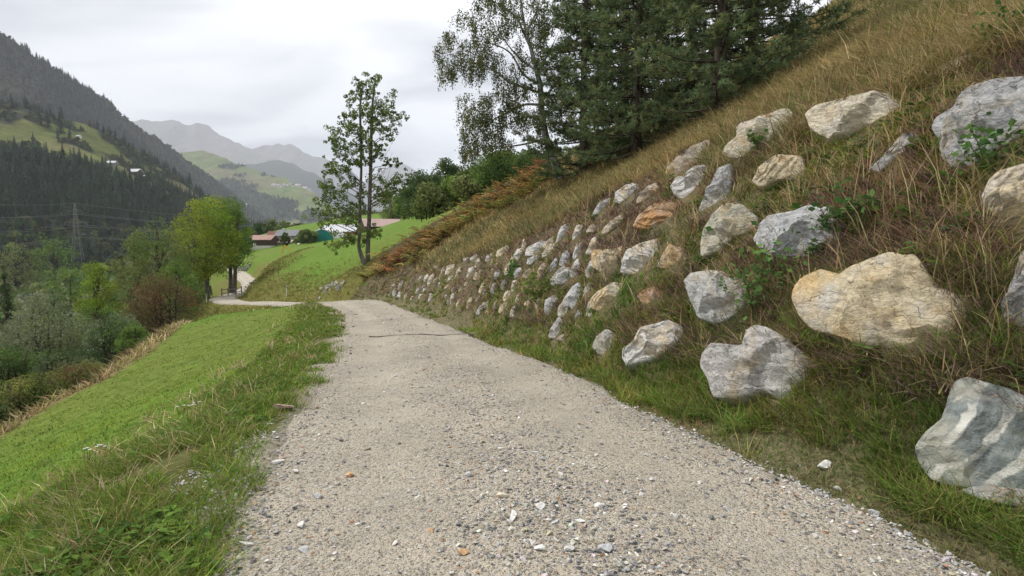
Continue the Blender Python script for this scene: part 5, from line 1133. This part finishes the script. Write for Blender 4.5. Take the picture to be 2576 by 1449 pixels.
# ------------------------------------------------------------------ farms and far houses
MT['wood'] = plain('dark_weathered_wood', (.075, .05, .035), (.045, .03, .022), 3, stretch=(6, 6, .6))
MT['owood'] = plain('orange_boards', (.42, .20, .085), (.30, .13, .055), 3, stretch=(5, 5, .4))
MT['gwood'] = plain('grey_boards', (.24, .225, .21), (.17, .16, .15), 3, stretch=(5, 5, .5))
MT['render'] = plain('white_render', (.66, .65, .62), (.56, .55, .52), 1)
MT['rroof'] = plain('red_sheet_roof', (.38, .25, .215), (.31, .19, .16), .8)
MT['proof'] = plain('pink_sheet_roof', (.46, .34, .30), (.37, .265, .235), .6)
MT['broof'] = plain('brown_tile_roof', (.20, .09, .065), (.14, .07, .05), 1)
MT['groof'] = plain('grey_slate_roof', (.22, .225, .235), (.16, .165, .175), 1)
MT['wroof'] = plain('white_sheet_roof', (.60, .61, .63), (.50, .51, .53), .6)
MT['glass'] = plain('window_glass', (.04, .045, .05), rough=.15)
MT['teal'] = plain('teal_cover', (.015, .22, .19), (.012, .18, .155), .6, rough=.5)
MT['steel'] = plain('galvanised_steel', (.24, .26, .25), (.18, .20, .19), 2, rough=.5)
MT['yellow'] = plain('yellow_paint', (.62, .42, .04), rough=.5)
MT['post'] = plain('grey_rail_wood', (.27, .25, .225), (.17, .155, .135), 6)
MT['wire'] = plain('power_wire', (.32, .33, .33), rough=.5)
def house(name, label, cat, px, pbase, Y, L, D, hw, hr, wall, roof, rz=0., base=None, windows=(), doors=(), gable='x', chimney=None, over=.5, group=None, z=None):
    p = P(px, pbase, Y); org = (p[0], Y, p[2] if z is None else z)
    r_ = empty(name, org, rz, label=label, cat=cat, group=group, kind='thing')
    x, y = L / 2, D / 2; mb = MB()
    v = [(-x, -y, -3), (x, -y, -3), (x, y, -3), (-x, y, -3), (-x, -y, hw), (x, -y, hw), (x, y, hw), (-x, y, hw), (-x, 0, hw + hr), (x, 0, hw + hr)]
    mb.add(v, f4=[[0, 1, 5, 4], [2, 3, 7, 6]]); mb.add(v, f3=[[4, 8, 7], [5, 6, 9]], f4=[[1, 2, 6, 5], [3, 0, 4, 7]])
    mb.build('wall', MT[wall], r_)
    sl = hr / y; t = .18
    for sgn in (-1, 1):
        rb = MB(); e = y + over; ze = hw - sl * over
        a = [(-x - over, sgn * e, ze), (x + over, sgn * e, ze), (x + over, 0, hw + hr), (-x - over, 0, hw + hr)]
        vv = [(*q[:2], q[2] + .03) for q in a] + [(*q[:2], q[2] + .03 + t) for q in a]
        rb.add(vv, f4=[[0, 1, 2, 3], [4, 7, 6, 5], [0, 4, 5, 1], [1, 5, 6, 2], [2, 6, 7, 3], [3, 7, 4, 0]]); o = rb.build('roof', MT[roof], r_)
        if chimney is not None and sgn == -1:
            cb = MB(); cb.box((chimney - .35, -.35, hw + hr * .6), (chimney + .35, .35, hw + hr + 1.0)); cb.build('chimney', MT['render'], o)
    if base: bb = MB(); bb.box((-x - .06, -y - .06, -3), (x + .06, y + .06, base)); bb.build('base', MT['render'], r_)
    for (wx, wz, ww, wh) in windows:
        q = MB(); q.box((wx - ww / 2, -y - .09, wz), (wx + ww / 2, -y + .02, wz + wh)); o = q.build('window', MT['glass'], r_)
        q = MB()
        for b0, b1 in (((wx - ww / 2 - .1, wz - .1), (wx + ww / 2 + .1, wz)), ((wx - ww / 2 - .1, wz + wh), (wx + ww / 2 + .1, wz + wh + .1)), ((wx - ww / 2 - .1, wz), (wx - ww / 2, wz + wh)), ((wx + ww / 2, wz), (wx + ww / 2 + .1, wz + wh))): q.box((b0[0], -y - .14, b0[1]), (b1[0], -y + .02, b1[1]))
        q.build('frame', MT['render'], o)
    for (wx, ww, wh, mt) in doors:
        q = MB(); q.box((wx - ww / 2, -y - .1, -1), (wx + ww / 2, -y + .02, wh)); q.build('door', MT[mt], r_)
    return r_
house('barn', 'small dark wooden barn with red roof at the left end of the farm', 'barn', 664, 621, 232, 9.2, 7, 2.9, 1.7, 'wood', 'rroof', R(-4), base=.5, doors=[(-3.6, .9, 1.6, 'render')], windows=[(-2.2, 1.2, .7, .6)])
house('shed', 'low shed with pale pink roof beside the dark barn', 'shed', 716, 619, 236, 7.2, 5, 1.5, .9, 'gwood', 'proof', R(-3), windows=[(1, .4, .8, .6)])
house('farmhouse', 'farmhouse with long brown tiled roof behind the barns', 'house', 706, 612, 256, 9.5, 8, 2.6, 2.6, 'gwood', 'broof', R(2), windows=[(-2, 1, .9, .9), (2, 1, .9, .9)])
house('farmhouse', 'grey wooden farmhouse with grey slate roof and chimney', 'house', 729, 618, 242, 8.8, 8, 4.2, 2.3, 'gwood', 'groof', R(-5), base=1.6, windows=[(-2, .4, .8, .7), (.6, .4, .8, .7), (-1.2, 2.6, .9, .8), (2, 2.6, .9, .8)], doors=[(3, 1, 2, 'wood')], chimney=-2.5)
house('farm_building', 'building with white sheet roof and orange boarded wall behind the ash', 'farm building', 862, 604, 216, 12.4, 8, 3.2, 2.5, 'owood', 'wroof', R(-6), windows=[(-1, 1.2, .8, .8)], doors=[(-5.2, 1.8, 2.9, 'render')])
house('farm_building', 'small white walled annex left of the white roofed building', 'farm building', 822, 604, 222, 3.4, 5, 4.0, 1.0, 'render', 'groof', R(-4), windows=[(0, 2.2, .7, .7)])
house('barn', 'long barn with pink sheet roof and dark gable at the top of the meadow', 'barn', 962, 585, 222, 14.2, 10, 2.4, 2.7, 'wood', 'proof', R(24), over=.7)
# the tunnel with teal end
p = P(811, 606, 200); tn = empty('polytunnel', p, R(-8), label='teal green round topped tunnel with white rim at the farm', cat='tunnel'); th_ = np.linspace(0, np.pi, 25); rad_ = 4.6
q = MB(); ring = np.stack([rad_ * np.cos(th_), 0 * th_, rad_ * np.sin(th_) - .6], -1); q.add(np.concatenate([ring, ring + [0, 12, 0]]), f4=[[k, k + 1, k + 26, k + 25] for k in range(24)]); q.build('cover', MT['render'], tn, True)
q = MB(); q.add(np.concatenate([[[0, -.02, -.6]], ring * .95 + [0, -.02, 0]]), f3=[[0, k + 1, k + 2] for k in range(24)]); q.build('end_panel', MT['teal'], tn)
q = MB(); q.tube(ring, .16, 5); q.build('rim', MT['render'], tn)
for lab, px, py in (('white wrapped bale in front of the dark farm bush', 752, 621), ('white sack at the corner of the dark barn', 640, 621)):
    p = P(px, py, 195 if px > 700 else 226); o = bpy.data.objects.new('wrapped_bale', None); bpy.data.objects.remove(o); mb = MB(); t = np.linspace(0, 1, 9)[:, None]
    prof = np.array([.02, .5, .66, .7, .7, .7, .66, .5, .02]); mb.tube(np.hstack([-.7 + 1.4 * t, 0 * t, .62 + 0 * t]), prof, 14); o = mb.build('wrapped_bale', MT['render'], None, True); o.location = p; tag(o, lab, 'bale', 'white bales at the farm')
p = P(716, 634, 112); yf = empty('yellow_frame', p, label='small yellow slanted frame standing in the meadow by the farm', cat='frame')
for a, b_ in (((-.75, 0, -.3), (-.1, 0, 1.35)), ((-.1, 0, 1.35), (.95, 0, .25)), ((-.75, .6, -.3), (-.1, .6, 1.35)), ((-.1, .6, 1.35), (.95, .6, .25)), ((-.1, 0, 1.35), (-.1, .6, 1.35))): q = MB(); q.tube([a, b_], .07, 6); q.build('bar', MT['yellow'], yf)
# far houses set on the slopes
uu, vv = np.meshgrid(np.linspace(.0, 1, 260), np.linspace(.02, .98, 200)); uu, vv = uu.ravel(), vv.ravel()
def project(p):
    d = p - EYE; z = d @ _f; return np.stack([(512 + FPX * (d @ _r) / z) / K, (288 - FPX * (d @ _u) / z) / K], -1), z
GF, GV, GBk = sF(uu, vv), sV(uu, vv), sB(uu, vv)
def onslope(G, px, py):
    q, z = project(G); e = np.hypot(q[:, 0] - px, q[:, 1] - py); k = np.argsort(e)[:6]; return G[k[np.argmin(z[k])]]
def far_house(label, G, px, py, wpx, wall, roof, rz, group):
    p = onslope(G, px, py); z = np.linalg.norm(p - EYE); L = wpx * K / FPX * z; r_ = empty('far_house', p, rz, label=label, cat='house', group=group, kind='thing')
    D, hw, hr = L * .75, L * .32, L * .26; x, y = L / 2, D / 2; mb = MB(); v = [(-x, -y, -L * .4), (x, -y, -L * .4), (x, y, -L * .4), (-x, y, -L * .4), (-x, -y, hw), (x, -y, hw), (x, y, hw), (-x, y, hw), (-x, 0, hw + hr), (x, 0, hw + hr)]
    mb.add(v, f3=[[4, 8, 7], [5, 6, 9]], f4=[[0, 1, 5, 4], [2, 3, 7, 6], [1, 2, 6, 5], [3, 0, 4, 7]]); mb.build('wall', MT[wall], r_)
    rb = MB(); o_ = L * .07
    for sg in (-1, 1): a = [(-x - o_, sg * (y + o_), hw - hr / y * o_), (x + o_, sg * (y + o_), hw - hr / y * o_), (x + o_, 0, hw + hr), (-x - o_, 0, hw + hr)]; rb.add([(q[0], q[1], q[2] + .02 * L) for q in a] + [(q[0], q[1], q[2] + .06 * L) for q in a], f4=[[0, 1, 2, 3], [4, 7, 6, 5], [0, 4, 5, 1], [1, 5, 6, 2], [2, 6, 7, 3], [3, 7, 4, 0]])
    rb.build('roof', MT[roof], r_)
for lab, G, px, py, w_, wa, ro in [('white roofed chalet on the alp meadow above the spruce forest', GF, 341, 440, 22, 'wood', 'wroof'), ('tiny chalet right of the white roofed chalet on the alp', GF, 360, 446, 10, 'wood', 'wroof'), ('long grey roofed hut higher on the alp meadow', GF, 284, 415, 15, 'gwood', 'wroof'), ('small hut at the top of the alp below the tall spruces', GF, 200, 345, 8, 'render', 'wroof'),
                                   ('lone house on the wooded slope right of the bright trees', GBk, 640, 492, 9, 'render', 'wroof'), ('lone white house low in the valley behind the farm', GBk, 712, 566, 9, 'render', 'wroof')]: far_house(lab, G, px, py, w_, wa, ro, R(random.uniform(-20, 20)), 'far chalets')
for k, (px, py, w_) in enumerate([(689, 466, 8), (697, 469, 9), (706, 470, 9), (702, 463, 6), (715, 464, 6), (722, 466, 6), (731, 463, 7), (738, 468, 9), (746, 466, 8), (752, 461, 9), (758, 465, 7), (765, 463, 8), (772, 465, 7), (780, 466, 7), (785, 470, 6), (745, 459, 6)]):
    far_house('white house of the hillside village across the valley', GV, px, py, w_, 'render', ['wroof', 'proof', 'groof', 'broof'][k % 4], R(random.uniform(-40, 40)), 'houses of the hillside village')
# tall single spruces along the upper edge of the alp
sprm = SPR[0].copy(); sprm.materials.clear(); sprm.materials.append(MT['crown'])
at = sprm.attributes['tint']; n = len(sprm.vertices); a = np.empty(n * 4, np.float32); at.data.foreach_get('color', a); a = a.reshape(-1, 4); a[:, :3] *= np.array([.024, .038, .026]); at.data.foreach_set('color', a.ravel())
for lab, px, py, hpx in [('tall single spruce highest on the alp edge', 119, 318, 38), ('broad dark spruce standing alone on the alp edge', 155, 334, 45), ('spruce left of the tall single spruce on the alp edge', 104, 312, 32), ('lone dark spruce on the lower alp right of the chalet', 480, 468, 32), ('small spruce beside the white roofed chalet', 326, 448, 18)]:
    p = onslope(GF, px, py); z = np.linalg.norm(p - EYE); o = link('spruce_tree', sprm); o.location = p - np.array([0, 0, .5]); s = hpx * K / FPX * z / 22; o.scale = (s * 1.1, s * 1.1, s); tag(o, lab, 'tree', 'spruces on the alp')

# ------------------------------------------------------------------ pylon and wires
YP = 400.0; pb = P(195, 634, YP); top_ = P(195, 511, YP)[2]; hh = top_ - pb[2] + 6
py_ = empty('pylon', pb - np.array([0, 0, 6]), R(20), label='lattice steel electricity pylon before the spruce forest', cat='pylon')
def wid(z): return np.interp(z / hh, [0, .55, 1], [3.0, 1.25, .35])
lv = np.concatenate([np.linspace(0, .55, 6), np.linspace(.63, 1, 6)]) * hh
for sx_, sy_ in ((-1, -1), (1, -1), (1, 1), (-1, 1)):
    q = MB(); q.tube([(sx_ * wid(z), sy_ * wid(z), z) for z in lv], .09, 4); q.build('leg', MT['steel'], py_)
q = MB()
for a, b_ in zip(lv[:-1], lv[1:]):
    for s in (-1, 1):
        for sg in (-1, 1): q.tube([(sg * -wid(a), s * wid(a), a), (sg * wid(b_), s * wid(b_), b_)], .045, 3); q.tube([(s * wid(a), sg * -wid(a), a), (s * wid(b_), sg * wid(b_), b_)], .045, 3)
q.build('bracing', MT['steel'], py_)
tips = []
for zf, half in ((.80, 4.3), (.60, 6.6), (.40, 5.2)):
    z = hh * (zf + .06)
    for s in (-1, 1):
        q = MB(); w_ = wid(z)
        for sy_ in (-1, 1): q.tube([(s * w_, sy_ * w_, z), (s * half, 0, z)], .08, 3); q.tube([(s * wid(z + 1.6), sy_ * w_, z + 1.6), (s * half, 0, z)], .045, 3)
        o = q.build('crossarm', MT['steel'], py_); q = MB(); q.tube([(s * half, 0, z), (s * half, 0, z - 1.5)], .12, 5); q.build('insulator', MT['groof'], o); tips.append((s * half, 0, z - 1.5))
tips.append((0, 0, hh)); mw = Matrix.Translation(py_.location) @ Matrix.Rotation(R(20), 4, 'Z')
for k, tq in enumerate(tips):
    p0 = np.array(mw @ Vector(tq)); q = MB()
    for e_, sag in ((np.array([-330 + tq[0], 305, p0[2] - 5 - (tq[2] - hh * .6) * -.25]), 3.5), (np.array([-250 + tq[0] * 1.2, 760, p0[2] + 8]), 7)):
        t = np.linspace(0, 1, 24)[:, None]; pts = p0 + (e_ - p0) * t; pts[:, 2] -= sag * 4 * (t * (1 - t))[:, 0]; q.tube(pts, .055, 3)
    tag(q.build('power_cable', MT['wire']), 'power line wire hung from the ' + ['left tip of the top', 'right tip of the top', 'left tip of the middle', 'right tip of the middle', 'left tip of the lowest', 'right tip of the lowest', ''][k] + (' pylon arm' if k < 6 else 'very peak of the pylon'), 'wire', 'wires of the pylon')

# ------------------------------------------------------------------ along the road
fx = [P(a, 722, 79)[0] for a in (571, 584, 598)] + [P(607, 719, 82)[0]]; fy = [77.5, 77.8, 78.4, 82]
fe = empty('wooden_fence', (fx[0], fy[0], H1(fx[0], fy[0])), label='short weathered wooden rail fence at the road bend', cat='fence')
o3 = np.array(fe.location); fp = [np.array([a, b_, H1(a, b_)]) for a, b_ in zip(fx, fy)]
for p in fp: q = MB(); q.tube([p - o3 - [0, 0, .2], p - o3 + [0, 0, .6], p - o3 + [0, 0, 1.15]], .08, 6); q.build('post', MT['post'], fe)
for p, p1 in zip(fp[:-1], fp[1:]):
    for hz in (.5, .98): q = MB(); q.tube([p - o3 + [0, -.05, hz], p1 - o3 + [0, -.05, hz]], .065, 5); q.build('rail', MT['post'], fe)
for lab, px, Y, h in (('thin pale marker post at the edge of the road beyond the crest', 721, 60.5, 1.25), ('pale marker post at the foot of the trees by the bend', 519, 70, 1.3)):
    x_ = P(px, 750, Y)[0]; o = empty('marker_post', (x_, Y, H1(x_, Y) - .1), label=lab, cat='post'); q = MB(); q.tube([(0, 0, 0), (.01, 0, h * .6), (.02, 0, h)], [.05, .05, .04], 6); q.build('pole', MT['render'], o); q = MB(); q.tube([(.02, 0, h * .82), (.02, 0, h * .9)], .058, 6); q.build('band', MT['groof'], o)
# stone wall by the far road and stones tumbled below the ash
dw = empty('dry_stone_wall', P(608, 675, 146), label='low grey dry stone wall beside the farthest stretch of road', cat='stone wall', kind='thing'); rs = np.random.default_rng(5)
for k in range(46):
    p = P(588 + (k % 16) * 2.8 + rs.normal(0, .5), 676, 146 - (k % 16) * .3); z = H1(p[0], p[1]) + (k // 16) * .42
    o = link('stone', STN[k % 5], dw); o.location = (p[0] - dw.location[0], p[1] - dw.location[1], z + .2 - dw.location[2]); s = rs.uniform(.5, .85); o.scale = (s * 1.2, s, s * .9); o.rotation_euler = (0, 0, rs.uniform(0, 6)); o.color = (.30, .30, .28, 1)
hp = empty('stone_heap', P(835, 725, 50), label='grey stones tumbled down the bank below the ash tree', cat='stone heap'); 
a = rs.normal(835, 16, 34); b_ = 724 - (a - 835) * .38 + rs.normal(0, 6, 34); hs_ = cast(a, b_, 36, 90, 1500)
for k, p in enumerate(hs_):
    o = link('stone', STN[k % 5], hp); z = H1(p[0], p[1]); s = rs.uniform(.2, .55); o.location = (p[0] - hp.location[0], p[1] - hp.location[1], z + .2 * s - hp.location[2]); o.scale = (s, s, s); o.rotation_euler = tuple(rs.uniform(0, 3, 3)); o.color = (*(np.array([W_, G_, T_, C_][k % 4]) * .8), 1)
# cross drain
e0, e1 = cast(np.array([928, 1192]), np.array([857, 849]), 4, 40, 3000); zc = road_z(np.array([(e0[0] + e1[0]) / 2]), np.array([(e0[1] + e1[1]) / 2]))[0][0]
dc = empty('drain_channel', ((e0[0] + e1[0]) / 2, (e0[1] + e1[1]) / 2, zc), math.atan2(e1[1] - e0[1], e1[0] - e0[0]), label='thin dark drain channel laid across the gravel road', cat='drain'); L = np.linalg.norm((e1 - e0)[:2]) / 2
MT['rust'] = plain('rusty_steel', (.19, .15, .12), (.11, .09, .075), 8)
ca, sa = math.cos(dc.rotation_euler[2]), math.sin(dc.rotation_euler[2]); tt = np.linspace(-L, L, 15)
def rail_z(x_, y_):
    z_, l_ = road_z(np.array([x_]), np.array([y_])); cxr = float(xr(y_) + xl(y_)) / 2
    return z_[0] if l_[0] < .86 else road_z(np.array([cxr + (x_ - cxr) * .86 / l_[0]]), np.array([y_]))[0][0]
def strip(off, w_, top_):
    v_ = []
    for t_ in tt:
        for o_, dz in ((off - w_, 0), (off + w_, 0), (off + w_, -.09), (off - w_, -.09)):
            x_, y_ = t_ * ca - off * sa, t_ * sa + off * ca; zq = rail_z(dc.location[0] + x_, dc.location[1] + y_) - dc.location[2]; v_.append((t_, o_, zq + top_ + dz))
    q = MB(); f_ = [[4 * k + j, 4 * k + (j + 1) % 4, 4 * k + 4 + (j + 1) % 4, 4 * k + 4 + j] for k in range(14) for j in range(4)]; q.add(v_, f4=f_ + [[3, 2, 1, 0], [56, 57, 58, 59]]); return q
for s in (-1, 1): strip(s * .045, .011, .008).build('side_rail', MT['rust'], dc)
strip(0, .032, -.022).build('channel_floor', MT['rust'], dc)
# rocks lying on the verge
for lab, px, py, w_, cl in (('pinkish brown flat rock lying on the left verge', 712, 1040, 40, (.36, .27, .21)), ('grey rock at the bottom edge among the verge weeds', 420, 1442, 48, (.40, .41, .42)), ('pale grey rock at the right foot of the bank', 2395, 1262, 30, (.48, .48, .46))):
    h_ = cast(np.array([px]), np.array([py]), 1.2, 60, 1500)[0]; o = link('rock', STN[len(lab) % 5]); s = w_ * K / FPX * np.linalg.norm(h_ - EYE); o.location = (h_[0], h_[1], H1(h_[0], h_[1]) + s * .22); o.scale = (s, s * .9, s * .75); o.color = (*cl, 1); tag(o, lab, 'rock')
# leafy shoots among the boulders
MT['stem'] = plain('green_brown_stem', (.10, .09, .04))
def shoot(label, px, py, hpx, seed, stems=6, leaf=.05, cols=((.075, .15, .045), (.10, .185, .055), (.055, .115, .04)), lean=.5):
    rs = np.random.default_rng(seed); h_ = cast(np.array([px]), np.array([py]))[0]; d = np.linalg.norm(h_ - EYE); h = hpx * K / FPX * d; h_ = EYE + (h_ - EYE) * (1 - .12 / d)
    r_ = empty('wild_rose', (h_[0], h_[1], h_[2] - .05), label=label, cat='plant'); st = MB(); lf = MB(); lp = []; 
    for s in range(stems):
        a = rs.uniform(0, 6.283); L = h * rs.uniform(.6, 1.1); t = np.linspace(0, 1, 7)[:, None]; pts = np.hstack([math.cos(a) * L * lean * t ** 1.5, math.sin(a) * L * lean * t ** 1.5, L * (t - .15 * t ** 2)]); st.tube(pts, .006 * (1 - t[:, 0]) + .002, 4)
        for q in range(int(14 + L * 22)):
            tt = rs.uniform(.2, 1); c0 = np.array([np.interp(tt, t[:, 0], pts[:, i]) for i in range(3)]); lp.append(c0 + rs.normal(0, .06 * (h / .5), 3))
    st.build('stem', MT['stem'], r_); lp = np.array(lp); leaf_quads(lf, lp, leaf * rs.uniform(.7, 1.4, len(lp)), np.array(cols)[rs.integers(0, len(cols), len(lp))] * rs.uniform(.8, 1.2, (len(lp), 1)), up=.5, aspect=.62); lf.build('leaves', MT['crown'], r_)
for i, (lab, px, py, hp_) in enumerate([('tall leafy rose shoot in the middle of the bank', 1895, 790, 210), ('leafy shoot spreading before the pale grey stone', 1835, 745, 60), ('green leafy shrub right of the pale grey boulder', 2150, 590, 130), ('low green shrub left of the middle leafy shrub', 2090, 590, 90), ('dense bramble at the right edge before the huge grey boulder', 2480, 430, 120),
                                        ('green shoot above the cream boulder at the top', 2000, 285, 45), ('yellow green leafy weed low on the bank', 1345, 765, 85), ('dark green shoot beside the far boulders', 1290, 700, 60), ('small leafy plant in front of the pale grey boulder', 2050, 640, 55), ('bramble at the upper right corner of the bank', 2540, 130, 90), ('leafy shoots over the upper cream boulder', 1905, 365, 40), ('small sapling on the ridge by the bracken', 1345, 480, 60)]):
    shoot(lab, px, py, hp_, 500 + i, 7 if hp_ > 80 else 4, leaf=.07 if px > 1500 else .1, cols=((.13, .18, .05), (.17, .22, .06)) if 'yellow' in lab else ((.10, .19, .055), (.13, .23, .065), (.075, .15, .05)))
# flowers in the verge
for lab, px, py, cl in (('single yellow flower in the left verge', 433, 1076, 'yellow'), ('small white flowers at the meadow edge', 470, 1030, 'render'), ('white flower stalk at the lower left of the verge', 238, 1145, 'render')):
    h_ = cast(np.array([px]), np.array([py + 14]), 1.2, 60, 1500)[0]; r_ = empty('wildflower', (h_[0], h_[1], H1(h_[0], h_[1])), label=lab, cat='flower'); q = MB(); w2 = MB(); rs = np.random.default_rng(px)
    for s in range(1 if 'single' in lab else 7):
        b0 = np.array([rs.normal(0, .06), rs.normal(0, .06), 0]) * (s > 0); tp = b0 + [rs.normal(0, .03), 0, rs.uniform(.14, .2)]; q.tube([b0, tp], .003, 3)
        for k in range(7): a = k * .9; w2.add([tp, tp + [.012 * math.cos(a - .4), .012 * math.sin(a - .4), .004], tp + [.024 * math.cos(a), .024 * math.sin(a), .006], tp + [.012 * math.cos(a + .4), .012 * math.sin(a + .4), .004]], f4=[[0, 1, 2, 3]])
    q.build('stem', MT['stem'], r_); w2.build('petals', MT[cl], r_)

# ------------------------------------------------------------------ haze between the mountains
hz = MB(); hz.box((-11000, -400, -90), (6000, 19500, 3300)); m = bpy.data.materials.new('haze_air'); m.use_nodes = True; nt = m.node_tree; nt.nodes.clear()
o_ = N(nt, 'ShaderNodeOutputMaterial'); pv = N(nt, 'ShaderNodeVolumePrincipled'); pv.inputs['Color'].default_value = (.84, .885, .97, 1); pv.inputs['Density'].default_value = 8e-5; nt.links.new(pv.outputs[0], o_.inputs['Volume'])
haze = tag(hz.build('haze', m), 'thin grey autumn haze filling the valley air', 'haze', kind='stuff')
